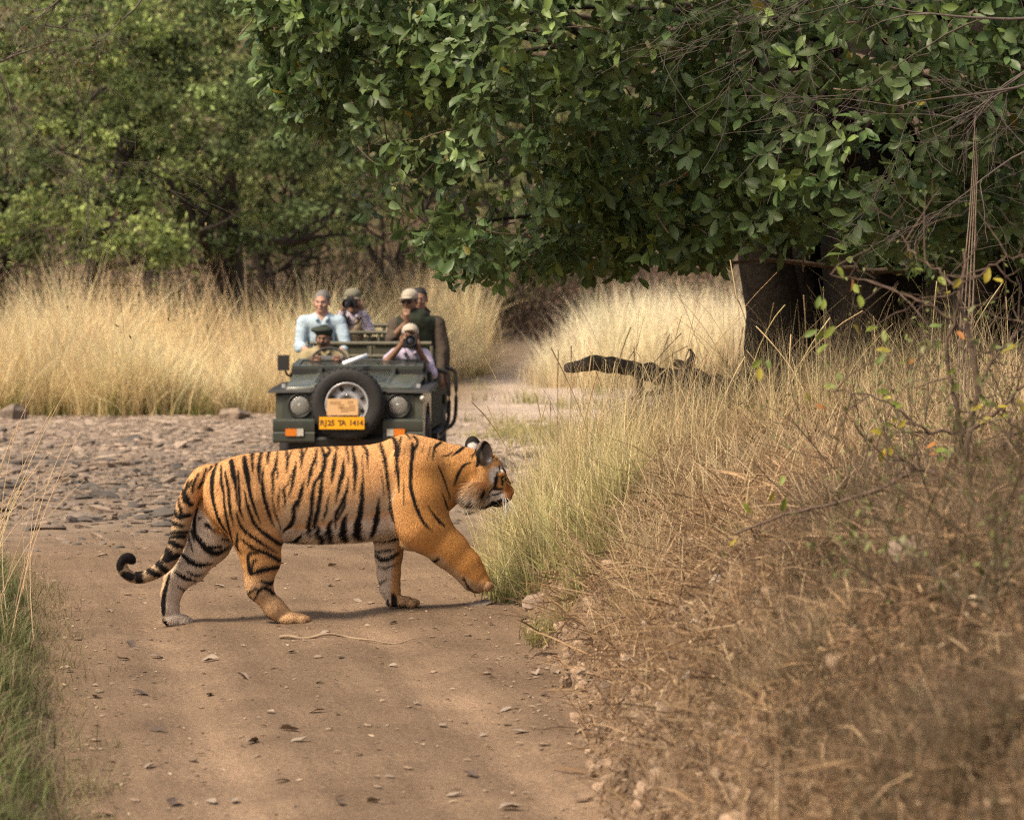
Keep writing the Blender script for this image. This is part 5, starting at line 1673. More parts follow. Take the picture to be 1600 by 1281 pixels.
    # longer dead stems arching out of the mat
    n = 2600
    Y = 6.5 + 9.5 * r.random(n); X = edge_r(Y) + .1 + r.random(n) * np.clip(Y * .18 - edge_r(Y), .4, 2.4)
    cb = pal[r.choice([0, 1, 2, 5], n)] * r.uniform(.8, 1.3, (n, 1))
    v, f, c = blades(np.stack([X, Y, ground_z(X, Y)], 1), r.uniform(0, 6.28, n), r.uniform(.5, 1.3, n), r.uniform(.12, .38, n) * np.clip(Y / 13, .6, 1), r.uniform(.003, .0065, n) * np.clip(Y / 13, .6, 1), 5, cb * .8, cb * 1.15, .3)
    grass_obj("dead_stems", [(v, f, c)], "arching dead straw stems sticking out of the bank", "dead grass")
    # crumbled dead leaves among the straw
    n = 9000
    Y = 5.2 + 16 * r.random(n); X = edge_r(Y) + r.uniform(0, 1, n) * np.clip(Y * .19 - edge_r(Y) + .3, .5, 4)
    dirs = np.stack([np.cos(a := r.uniform(0, 6.28, n)), np.sin(a), r.normal(.1, .4, n)], 1)
    v, f = instance_arrays(LEAF_V, LEAF_F, frames(dirs), r.uniform(.02, .055, n), np.stack([X, Y, ground_z(X, Y) + r.random(n) * .05], 1))
    cc = np.repeat(pal[r.choice(6, n)] * .75 * r.uniform(.5, 1.25, (n, 1)), NL, axis=0)
    o2 = link("bank_leaf_litter", np_mesh("bank_leaf_litter", v, f, cc), mat("bank_litter", attr="Col", rough=.9, transl=.15)); tag(o2, "crumbled dead leaves mixed into the straw on the bank", "leaf litter", kind="stuff")
    # grey-green low weeds toward the shrub, dark and dense to paint in corner shade
    X, Y = on_bank(2400, 5.0, 12.5, .35, 1.9)
    k = (X < Y * .19) & (X > Y * .095 + .12 * fbm(X, Y, 1.2, 2))
    grass_obj("bank_weeds", [clump_blades(X[k], Y[k], 16, .06, .05, .22, .0045, .55, (.075, .058, .034), (.19, .15, .085), r, 3), clump_blades(X[k][::2], Y[k][::2], 10, .1, .08, .3, .003, .7, (.13, .085, .055), (.30, .21, .14), r, 3)], "greyish green weeds growing through straw near the shrub", "weeds")
    # standing dry grass on the upper bank
    X, Y = on_bank(1500, 11.5, 23, .15, 3.2)
    k = (X < Y * .185 + .1) & (r.random(1500) < np.clip((Y - 11) / 4, .1, 1))
    X, Y = X[k], Y[k]
    parts = [clump_blades(X, Y, 16, .07, .12, .42, .0062, .6, (.30, .23, .11), (.66, .52, .30), r, 4, None, 0, .25)]
    X, Y = on_bank(900, 7.5, 13.5, .3, 1.9)
    k = (X < Y * .15) & (fbm(X, Y, 1.3, 2) > -.08)
    parts.append(clump_blades(X[k], Y[k], 12, .05, .06, .22, .0045, .8, (.27, .20, .11), (.60, .47, .29), r, 4, None, 0, .25))
    X, Y = on_bank(520, 15.5, 21.5, .25, 2.8)
    k = X < Y * .185 + .1
    parts.append(clump_blades(X[k], Y[k], 8, .1, .35, .8, .0042, .45, (.42, .33, .17), (.74, .60, .36), r, 5))
    grass_obj("bank_grass", parts, "standing straw coloured grass on the crest of the bank")
    # greenish tussock by the face of the tiger
    n = 240
    px = r.uniform(775, 985, n); Y = np.interp(px, [770, 850, 990], [17.0, 16.6, 16.4]) + r.uniform(-1.3, 1.1, n)
    X = (px - 800) / F * Y
    k = X > edge_r(Y) - .12
    X, Y = X[k], Y[k]
    parts = [clump_blades(X, Y, 20, .05, .2, .6, .0075, .6, (.17, .165, .05), (.70, .61, .31), r, 5, None, 0, .28), clump_blades(X, Y, 12, .06, .12, .42, .0075, .85, (.13, .15, .04), (.46, .44, .18), r, 5, None, 0, .28),
             clump_blades(X[::2], Y[::2], 8, .06, .5, .95, .0046, .32, (.42, .36, .17), (.82, .68, .42), r, 5)]
    grass_obj("tussock_grass", parts, "thick yellow green grass tussock in front of the face of the tiger")
    parts = []
    for (px, py, d, hh, nn) in ((905, 900, 14.2, .34, 240), (870, 960, 14.0, .22, 130), (850, 985, 13.9, .15, 90), (930, 850, 14.6, .36, 200), (790, 890, 16.3, .28, 120), (810, 860, 16.6, .4, 160)):
        p = at(px, py, d)
        parts.append(clump_blades(np.full(nn // 20, p.x) + r.normal(0, .07, nn // 20), np.full(nn // 20, p.y) + r.normal(0, .1, nn // 20), 20, .04, hh * .5, hh, .0055, .9, (.11, .12, .03), (.36, .33, .13), r, 5, None, 0, .25))
    grass_obj("green_tuft", parts, "green grass tufts drooping over the foot of the bank")
    # long single stems with seed heads
    n = 190
    px = np.concatenate([r.uniform(800, 1080, 100), r.uniform(1080, 1330, 55), r.uniform(1330, 1600, 35)]); Y = r.uniform(15.6, 19.5, n)
    X = (px - 800) / F * Y
    paths, rad = [], []
    for i in range(n):
        z0 = gz(X[i], Y[i]); h = r.uniform(.5, 1.05) * (1.0 if px[i] < 1200 else .8)
        a = r.uniform(0, 6.28); ln = abs(r.normal(.35, .25)); dr = r.uniform(0, .5) ** 2 * 1.2
        t = np.linspace(0, 1, 9)
        paths.append(np.stack([X[i] + math.cos(a) * ln * h * t ** 1.7, Y[i] + math.sin(a) * ln * h * t ** 1.7, z0 + h * (t - dr * t ** 3)], 1))
        sd = r.random() < .35
        rad.append(np.where(t > .86, .0034, .0021) if sd else np.linspace(.0023, .0009, 9))
    v, q = tubes(paths, rad, 4)
    cc = np.repeat(jitter((.66, .52, .30), n, .15, r), 9 * 4, axis=0)
    o = link("grass_stems", np_mesh("grass_stems", v, q, cc), GRASS_M); tag(o, "long thin straw stems rising above the bank grass", "grass", kind="stuff")
    # ---- the verge on the other side
    n = 900
    Y = 6.2 + 12.5 * r.random(n) ** 1.1; X = edge_l(Y) - r.random(n) ** 1.1 * .9 - .10
    k = X > -Y * .19 - .2
    X, Y = X[k], Y[k]
    parts = [clump_blades(X, Y, 20, .06, .05, .21, .0055, .85, (.075, .095, .028), (.20, .22, .09), r, 5, None, 0, .3), clump_blades(X[::3], Y[::3], 12, .06, .06, .24, .005, .7, (.2, .15, .08), (.42, .33, .2), r, 4, None, 0, .25)]
    n = 260
    Y = r.uniform(8.6, 18.5, n); X = edge_l(Y) + r.normal(.04, .09, n)
    parts.append(clump_blades(X, Y, 9, .05, .05, .18, .003, .8, (.2, .16, .08), (.36, .31, .17), r, 3))
    grass_obj("verge_grass", parts, "green and brown grass on the verge of the track")
    paths, rad = [], []
    for i in range(26):
        d = r.uniform(12.8, 15.6); b = at(r.uniform(-80, 55), r.uniform(800, 900), d)
        tip = at(r.uniform(-20, 150), r.uniform(575, 800), d + r.uniform(-.3, .3))
        b.z = gz(b.x, b.y)
        t = np.linspace(0, 1, 8)[:, None]
        mid = (b + tip) / 2 + Vector((-.06, 0, .06 + .05 * r.random()))
        paths.append((1 - t) ** 2 * np.array(b) + 2 * t * (1 - t) * np.array(mid) + t * t * np.array(tip)); rad.append(np.linspace(.0024, .0010, 8))
    v, q = tubes(paths, rad, 4)
    o = link("verge_stems", np_mesh("verge_stems", v, q, np.repeat(jitter((.72, .56, .34), 26, .15, r), 32, axis=0)), GRASS_M); tag(o, "long pale straw stalks leaning out over the verge", "grass", kind="stuff")


build_grass()
# ------------------------------------------------------------------ trees
def grow(p, d, L, r0, level, maxlev, out, R, spread=.6, up=.15, kids=(2, 4), seg=6, wig=.18, taper=.45):
    """recursive branch: appends (points, radii) to out[level]"""
    p = np.array(p, float); d = np.array(d, float) / np.linalg.norm(d)
    P, dd = [p], d.copy()
    for k in range(seg):
        dd = dd + R.normal(0, wig, 3) + np.array([0, 0, up]) / seg
        dd /= np.linalg.norm(dd)
        P.append(P[-1] + dd * L / seg)
    P = np.array(P); rad = np.linspace(r0, r0 * taper, seg + 1)
    out.append((level, P, rad))
    if level < maxlev:
        for k in range(R.integers(kids[0], kids[1] + 1)):
            i = R.integers(max(1, seg // 3), seg + 1)
            nd = P[i] - P[i - 1]; nd /= np.linalg.norm(nd)
            nd = nd + R.normal(0, spread, 3); nd /= np.linalg.norm(nd)
            grow(P[i], nd, L * R.uniform(.5, .8), rad[i] * .72, level + 1, maxlev, out, R, spread, up, kids, seg, wig, taper)


BARK = mat("bark", (.038, .030, .024), .9, var=.4, vscale=14, bump=.9, bscale=22)
BARK_L = mat("twig_bark", (.17, .125, .09), .9, var=.35, vscale=20, bump=.6, bscale=40)
LEAF_M = mat("green_leaf", attr="Col", rough=.42, spec=.35, transl=.25)
BGLEAF_M = mat("far_leaf", attr="Col", rough=.6, spec=.2, transl=.42)


def build_big_tree():
    R = np.random.default_rng(41)
    cx, cy, cz = 2.05, 19.9, 4.25
    ax, ay, az = 3.9, 4.1, 3.25
    base = (2.45, 20.6, gz(2.45, 20.6))
    root = empty("leafy_tree", base)
    tag(root, "spreading dark green tree with broad leaves overhanging the bank", "tree")
    bs = np.array(base)

    # stems
    stems = []
    for k, (x, y, r0, lx) in enumerate(((1.84, 20.4, .17, -.03), (2.12, 20.9, .20, -.04), (2.42, 20.5, .22, .02), (2.72, 20.8, .19, .1), (3.0, 20.5, .15, .16), (2.25, 21.3, .2, 0), (2.0, 21.2, .14, -.03), (2.85, 21.3, .2, .05), (3.2, 21.0, .13, .2), (3.35, 20.6, .16, .3), (3.05, 20.3, .13, .35))):
        t = np.linspace(0, 1, 10)[:, None]
        P = np.array([x, y, gz(x, y) - .1]) + t * np.array([lx * 3, R.normal(-.2, .3), 3.2]) + np.concatenate([R.normal(0, .03, (10, 2)), np.zeros((10, 1))], 1)
        stems.append((P - bs, r0 * (1 + .5 * (1 - t[:, 0]) ** 4 + R.normal(0, .05, 10))))
    for P, rr in stems:
        v, q = tubes([P], [rr], 12)
        link("trunk", np_mesh("trunk", v, q), BARK, root)
    # rosettes through the crown shell
    def shell(n, dens_front):
        u = R.normal(size=(n, 3)); u /= np.linalg.norm(u, axis=1, keepdims=True)
        if dens_front:
            u[:, 1] = -np.abs(u[:, 1]) * R.uniform(.6, 1, n) + .12
            u[:, 2] = np.where(u[:, 2] > .15, -u[:, 2], u[:, 2])
            u /= np.linalg.norm(u, axis=1, keepdims=True)
            rad = 1 - np.abs(R.normal(0, .13, n))
        else:
            rad = R.uniform(.35, 1.0, n) ** .5
        lump = 1 + .16 * fbm(u[:, 0] * 3 + 5, u[:, 2] * 3 + u[:, 1] * 2, 1.0, 3) * 2
        p = np.stack([cx + ax * u[:, 0] * rad * lump, cy + ay * u[:, 1] * rad * lump, cz + az * u[:, 2] * rad * lump], 1)
        return p, u
    pf, uf = shell(10500, True)
    pb, ub = shell(4200, False)
    def keep(p):
        low = 1.90 + .22 * fbm(p[:, 0] * 1.5, p[:, 1] * 1.5, 1, 3) * 2
        px = 800 + p[:, 0] / p[:, 1] * F
        low = np.where((px > 1130) & (px < 1290) & (p[:, 1] < 20.5), low + .16, low)
        low = np.where((px > 1290) & (px < 1460), low + .06, low)
        low = np.where((px > 1460), low + .02, low)
        left = np.clip((.9 - p[:, 0]) / 1.6, 0, 1)
        gap = fbm(p[:, 0] * 2.2, p[:, 2] * 2.2, 1, 3) < -.30 + .20 * left
        return (p[:, 2] > low) & ~(gap & (R.random(len(p)) < .88)) & (R.random(len(p)) > left * .2)
    kf, kb = keep(pf), keep(pb) & ((pb[:, 0] > .7) | (pb[:, 2] > 4.6)) & ((ub[:, 1] > -.15) | (pb[:, 2] > 4.6))
    pf, uf, pb, ub = pf[kf], uf[kf], pb[kb], ub[kb]
    # inner curtain of leaves, added behind the stems to let no light through
    ni = 700
    pi = np.stack([R.uniform(2.0, 4.2, ni), R.uniform(21.3, 23.2, ni), R.uniform(1.2, 4, ni)], 1)
    P = np.concatenate([pf, pb, pi]); U_ = np.concatenate([uf, ub, R.normal(size=(ni, 3)) * .3 + np.array([0, -1, 0])])
    big = np.concatenate([np.ones(len(pf)), np.full(len(pb), 1.2), np.full(ni, 1.5)])
    out = U_ * .5 + np.array([0, -.15, .25]) + R.normal(0, .45, U_.shape); out /= np.linalg.norm(out, axis=1, keepdims=True)
    k = 6
    n = len(P) * k
    ang = (np.arange(k)[None] * (2 * np.pi / k) + R.uniform(0, 6.28, (len(P), 1)) + R.normal(0, .25, (len(P), k))).ravel()
    O = np.repeat(out, k, axis=0)
    e1 = np.cross(O, np.tile([0.31, .2, .93], (n, 1))); e1 /= np.linalg.norm(e1, axis=1, keepdims=True)
    e2 = np.cross(O, e1)
    tilt = R.uniform(.75, 1.45, n)
    dirs = O * np.cos(tilt)[:, None] + (e1 * np.cos(ang)[:, None] + e2 * np.sin(ang)[:, None]) * np.sin(tilt)[:, None] + np.array([0, 0, -.18])
    size = R.uniform(.075, .135, n) * np.repeat(big, k)
    pos = np.repeat(P, k, axis=0) + dirs * .012 + R.normal(0, .02, (n, 3))
    RR = frames(dirs, up=O + R.normal(0, .15, (n, 3)))
    tone = np.repeat(R.random(len(P)), k)
    col = np.array([.095, .162, .056]) * (1 - tone[:, None] * .25) + np.array([.030, .020, .008]) * tone[:, None]
    new = np.repeat(R.random(len(P)) < .14, k)
    col[new] = np.array([.16, .235, .065])
    yel = R.random(n) < .005
    col[yel] = np.array([.22, .19, .03])
    col = col * R.uniform(.72, 1.3, (n, 1))
    # the 300 leaves that show largest are single parts
    px = 800 + pos[:, 0] / pos[:, 1] * F; py = YH - (pos[:, 2] - EYE) / pos[:, 1] * F
    vis = (px > 350) & (px < 1600) & (py > 0) & (py < 440)
    score = np.where(vis, size / pos[:, 1] ** 2.2, 0)
    top = np.argsort(-score)[:300]
    rest = np.ones(n, bool); rest[top] = False
    tl = LEAF_V.copy(); tl[:, 0] *= 1.12
    v, f = instance_arrays(tl, LEAF_F, RR[rest], size[rest], pos[rest] - bs)
    o = link("foliage", np_mesh("foliage", v, f, np.repeat(col[rest], NL, axis=0)), LEAF_M, root); o["kind"] = "stuff"
    lm = []
    for j in range(6):
        c = col[top[j * 40]]
        lm.append(np_mesh("leaf", tl, LEAF_F, np.tile(c, (NL, 1)))); lm[-1].materials.append(LEAF_M)
    for i, t in enumerate(top):
        ob = bpy.data.objects.new("leaf", lm[i % 6]); ob.parent = root
        M = Matrix(RR[t].tolist()).to_4x4()
        ob.matrix_local = Matrix.Translation(Vector(pos[t] - bs)) @ M @ Matrix.Scale(float(size[t]), 4)
        COL.objects.link(ob)
    # twigs to the rosettes and boughs
    paths, rad = [], []
    s_ = R.choice(len(pf), 1400, replace=False)
    for i in s_:
        a = pf[i]; L = R.uniform(.12, .4)
        b = a - out[i] * L + np.array([0, .5, .15]) * L
        t = np.linspace(0, 1, 4)[:, None]
        paths.append(b * (1 - t) + a * t + R.normal(0, .012, (4, 3)) - bs); rad.append(np.linspace(.006, .0025, 4))
    v, q = tubes(paths, rad, 4)
    o = link("twigs", np_mesh("twigs", v, q), BARK_L, root); o["kind"] = "stuff"
    for i in range(46):
        a = np.array([R.uniform(1.9, 2.9), R.uniform(20.2, 21), R.uniform(2.2, 3.6)]); j = R.integers(0, len(pf)); b = pf[j] * .93 + np.array([cx, cy, cz]) * .07
        m_ = (a + b) / 2 + np.array([0, 0, R.uniform(.1, .5)])
        t = np.linspace(0, 1, 10)[:, None]
        Pp = (1 - t) ** 2 * a + 2 * t * (1 - t) * m_ + t * t * b + R.normal(0, .02, (10, 3))
        v, q = tubes([Pp - bs], [np.linspace(.05, .009, 10)], 6)
        link("branch", np_mesh("branch", v, q), BARK_L if i % 2 else BARK, root)
    # low bare bough that sweeps under the crown
    Pb = smooth_path(np.array([at(1500, 405, 19.2), at(1420, 425, 18.9), at(1330, 420, 18.6), at(1240, 408, 18.4), at(1160, 410, 18.2), at(1090, 425, 18.0)]), 24) + R.normal(0, .008, (24, 3))
    v, q = tubes([Pb - bs], [np.linspace(.03, .008, 24)], 6); link("branch", np_mesh("branch", v, q), BARK_L, root)


build_big_tree()


def leaf_cloud(R, P, U_, size, col, cs=.38):
    n = len(P)
    tv = np.array([[-.5, 0, 0], [0, -.28, .05], [.5, 0, -.05], [0, .28, .05]]); tf = np.array([[0, 1, 2], [0, 2, 3]])
    d = U_ + R.normal(0, .7, (n, 3)); d[:, 2] += .2
    RR = frames(R.normal(size=(n, 3)), up=d)
    v, f = instance_arrays(tv, tf, RR, size, P)
    return v, f, np.repeat(np.clip(col * (1 + R.normal(0, cs, (n, 1))), .004, 1), 4, axis=0)


def bg_tree(label, px, d, h, crown, col, seed, lean=0.0, nleaf=9000, lsize=.11, trunk_r=.16, low=1.7, name="thorn_tree"):
    R = np.random.default_rng(seed)
    X = (px - 800) / F * d
    z0 = gz(X, d)
    root = empty(name, (X, d, z0))
    tag(root, label, "tree", "trees beyond the golden grass")
    br = []
    grow((0, 0, -.1), (lean, R.normal(0, .1), 1), h * .36, trunk_r, 0, 3, br, R, .75, .25, (3, 4), 6, .12, .6)
    V, Q = tubes([p for l, p, r in br if l == 0], [r for l, p, r in br if l == 0], 10)
    link("trunk", np_mesh("trunk", V, Q), BARK, root)
    V, Q = tubes([p for l, p, r in br if l > 0], [r for l, p, r in br if l > 0], 5)
    o = link("branches", np_mesh("branches", V, Q), BARK, root); o["kind"] = "stuff"
    # clumps
    nb = 120
    top = br[0][1][-1]
    C = []
    for k in range(nb):
        aa = R.uniform(0, 6.28); rr = crown * math.sqrt(R.random()); zz = R.random()
        rr *= 1 - .45 * zz ** 3
        C.append(np.array([top[0] * .5 + rr * math.cos(aa), top[1] + rr * math.sin(aa), low + .6 + (h - low - .6) * zz]))
    C = np.array(C); Cr = R.uniform(.3, .9, nb) * crown * .24
    w = Cr ** 2; idx = R.choice(nb, nleaf, p=w / w.sum())
    u = R.normal(size=(nleaf, 3)); u /= np.linalg.norm(u, axis=1, keepdims=True)
    rad = np.abs(R.normal(0, .62, nleaf))
    P = C[idx] + u * (Cr[idx] * rad)[:, None] * np.array([1.25, 1.25, .8])
    tone = (R.random(nb) - .5)[idx]  # clump tones spread wide to paint in sunlit spots and dark hollows
    cc = np.array(col) * (1 + 1.25 * tone[:, None]) + np.array([.03, .02, -.005]) * np.clip(tone, 0, 1)[:, None] * 2
    v, f, c = leaf_cloud(R, P, u, R.uniform(.6, 1.3, nleaf) * lsize, cc)
    o = link("crown", np_mesh("crown", v, f, c, smooth=False), BGLEAF_M, root); o["kind"] = "stuff"


def build_far():
    R = np.random.default_rng(51)
    G1, G2, G3 = (.175, .225, .08), (.135, .185, .075), (.205, .235, .095)
    bg_tree("thorn tree with a dark leaning trunk behind the golden grass", 372, 54, 8.2, 3.0, G2, 1, -.25, 19000, .13, .24, 1.9)
    bg_tree("bushy yellow green tree whose trunk stands at the grass edge farthest from the jeep", 128, 53, 7.4, 2.9, G1, 2, -.1, 19000, .13, .18, 1.8)
    bg_tree("thin trunked olive tree just above the man in the blue shirt", 465, 58, 8.6, 2.6, G3, 3, .05, 15000, .13, .15, 2.1)
    bg_tree("tall pale green tree rising between the leaning trunk and the bushy tree", 250, 64, 11.5, 3.4, G3, 4, .05, 13000, .14, .2, 3.0)
    bg_tree("grey green tree at the frame edge behind the golden grass", 5, 60, 9.6, 3.0, G2, 5, .05, 15000, .135, .2, 1.9)
    bg_tree("small tree with dull leaves behind the rear bench of the jeep", 610, 66, 8.4, 2.8, G3, 6, 0, 10000, .13, .16, 2.6)
    bg_tree("slim brown trunked tree in the gap between jeep and log", 770, 72, 9, 3.0, (.2, .18, .08), 7, .05, 8000, .14, .16, 3.6)
    bg_tree("dusty tree seen through the overhanging leaves above the log", 930, 74, 9.5, 3.2, (.21, .185, .085), 8, -.05, 8000, .14, .17, 3.4)
    bg_tree("pale bush tree showing past the stems of the big tree", 1560, 68, 9.5, 3.4, G3, 9, 0, 8000, .14, .18, 2.6)
    bg_tree("tall dull tree topping the frame corner behind the bushy tree", 150, 72, 13.5, 3.6, (.2, .18, .085), 10, 0, 12000, .16, .2, 4.5)
    bg_tree("yellowish tree behind the crown edge of the big tree", 450, 70, 12, 3.2, G1, 12, 0, 12000, .15, .2, 4.0)
    # woodland on the rising ground
    n = 46000
    Y = R.uniform(76, 128, n); X = R.uniform(-1, 1, n) * Y * .22
    Z = ground_z(X, Y, False) + R.random(n) ** .8 * 6.5
    P = np.stack([X, Y, Z], 1)
    lump = fbm(X, Y * .5 + Z, .35, 3)
    cc = np.where((lump > 0)[:, None], np.array([.19, .22, .095]), np.array([.19, .175, .10]))
    v, f, c = leaf_cloud(R, P, np.tile([0, -.6, .5], (n, 1)), R.uniform(.25, .6, n), cc, .3)
    o = link("woodland", np_mesh("woodland", v, f, c, smooth=False), BGLEAF_M); tag(o, "hazy olive woodland on the slope behind everything", "woodland", kind="stuff")
    # dry brown undergrowth between the trunks
    n = 26000
    Y = R.uniform(57, 70, n); X = R.uniform(-15.5, 5, n)
    pxu = 800 + X / Y * F
    Y = np.where(pxu > 540, 66 + (Y - 57) * .4, Y); X = np.where(pxu > 540, (pxu - 800) / F * Y, X)
    hmax = (1.7 + 1.9 * np.clip(fbm(X, Y, .5, 3) * 2 + .4, 0, 1)) * np.where(pxu > 560, .7, 1)
    P = np.stack([X, Y, ground_z(X, Y, False) + R.random(n) * hmax], 1)
    lump = fbm(X, P[:, 2] * 2 + Y, .7, 3)
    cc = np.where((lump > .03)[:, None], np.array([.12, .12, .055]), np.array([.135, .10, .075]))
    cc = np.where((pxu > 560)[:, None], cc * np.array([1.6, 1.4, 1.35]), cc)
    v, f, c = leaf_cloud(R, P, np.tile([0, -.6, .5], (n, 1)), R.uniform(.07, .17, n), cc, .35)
    paths, rad = [], []
    for i in range(700):
        x, y = R.uniform(-15, 5), R.uniform(56, 70)
        if 800 + x / y * F > 540: y = 66 + (y - 56) * .35
        h = R.uniform(1, 2.6); t = np.linspace(0, 1, 5)[:, None]
        paths.append(np.array([x, y, float(ground_z(np.array([x]), np.array([y]), False)[0])]) + t * np.array([R.normal(0, .5), R.normal(0, .4), h]) + R.normal(0, .04, (5, 3))); rad.append(np.linspace(.022, .006, 5))
    tv, tq = tubes(paths, rad, 4)
    v2, f2, c2 = join_arrays([(v, f, c), (tv, tq, np.tile([.11, .08, .06], (len(tv), 1)))])
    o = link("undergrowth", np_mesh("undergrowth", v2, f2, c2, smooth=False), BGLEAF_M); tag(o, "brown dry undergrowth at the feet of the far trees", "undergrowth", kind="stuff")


build_far()


# ------------------------------------------------------------------ log, shrub and bare branches
def build_log():
    R = np.random.default_rng(61)
    m = mat("dead_wood", (.17, .135, .105), .9, var=.6, vscale=9, bump=1.0, bscale=30)
    base = at(1180, 625, 19.6)
    root = empty("fallen_log", base); tag(root, "dark weathered log lying on the bank under the tree", "log")
    def limb(nm, pts, rr, sides=16, n=60):
        P = smooth_path(np.array([at(*p) for p in pts]), n); rad = np.interp(np.linspace(0, 1, n), np.linspace(0, 1, len(rr)), rr)
        P2 = np.vstack([P[0] + (P[0] - P[1]) * .02, P, P[-1]]); r2 = np.concatenate([[.002], rad, [.002]])
        v, q = tubes([P2], [r2], sides)
        nn = fbm(v[:, 0] * 9 + v[:, 1] * 8, v[:, 2] * 22, 1, 4)
        c = np.repeat(P2, sides, axis=0)
        v = c + (v - c) * (1 + .95 * nn)[:, None]
        link(nm, np_mesh(nm, v - np.array(base), q), m, root)
    limb("trunk", [(884, 575, 18.9), (925, 568, 19.0), (980, 574, 19.2), (1040, 590, 19.4), (1100, 602, 19.6), (1180, 618, 19.8), (1270, 640, 20.0)], [.028, .048, .056, .064, .075, .09, .10])
    limb("branch", [(1120, 606, 19.5), (1090, 590, 19.4), (1066, 572, 19.3), (1052, 566, 19.3)], [.06, .05, .03, .018], 10, 26)
    limb("branch", [(1130, 612, 19.6), (1080, 606, 19.3), (1030, 612, 19.1), (985, 624, 19.0)], [.05, .03, .02, .012], 10, 26)
    limb("branch", [(1130, 610, 19.6), (1160, 640, 19.5), (1190, 672, 19.4)], [.07, .06, .04], 10, 26)
    limb("branch", [(1060, 592, 19.4), (1075, 575, 19.2), (1082, 556, 19.1), (1078, 545, 19.1)], [.045, .03, .02, .01], 10, 26)
    limb("branch", [(1010, 582, 19.3), (1000, 600, 19.1), (1004, 625, 19.0), (995, 650, 18.9)], [.035, .028, .02, .012], 10, 26)
    limb("branch", [(1150, 612, 19.7), (1165, 585, 19.5), (1190, 568, 19.4), (1215, 562, 19.4)], [.05, .04, .03, .012], 10, 26)
    limb("branch", [(1090, 602, 19.4), (1110, 625, 19.1), (1150, 640, 18.9), (1200, 640, 18.8)], [.05, .04, .03, .02], 10, 26)
    limb("branch", [(1200, 622, 19.8), (1260, 600, 20.1), (1330, 590, 20.3)], [.06, .045, .02], 10, 26)


build_log()


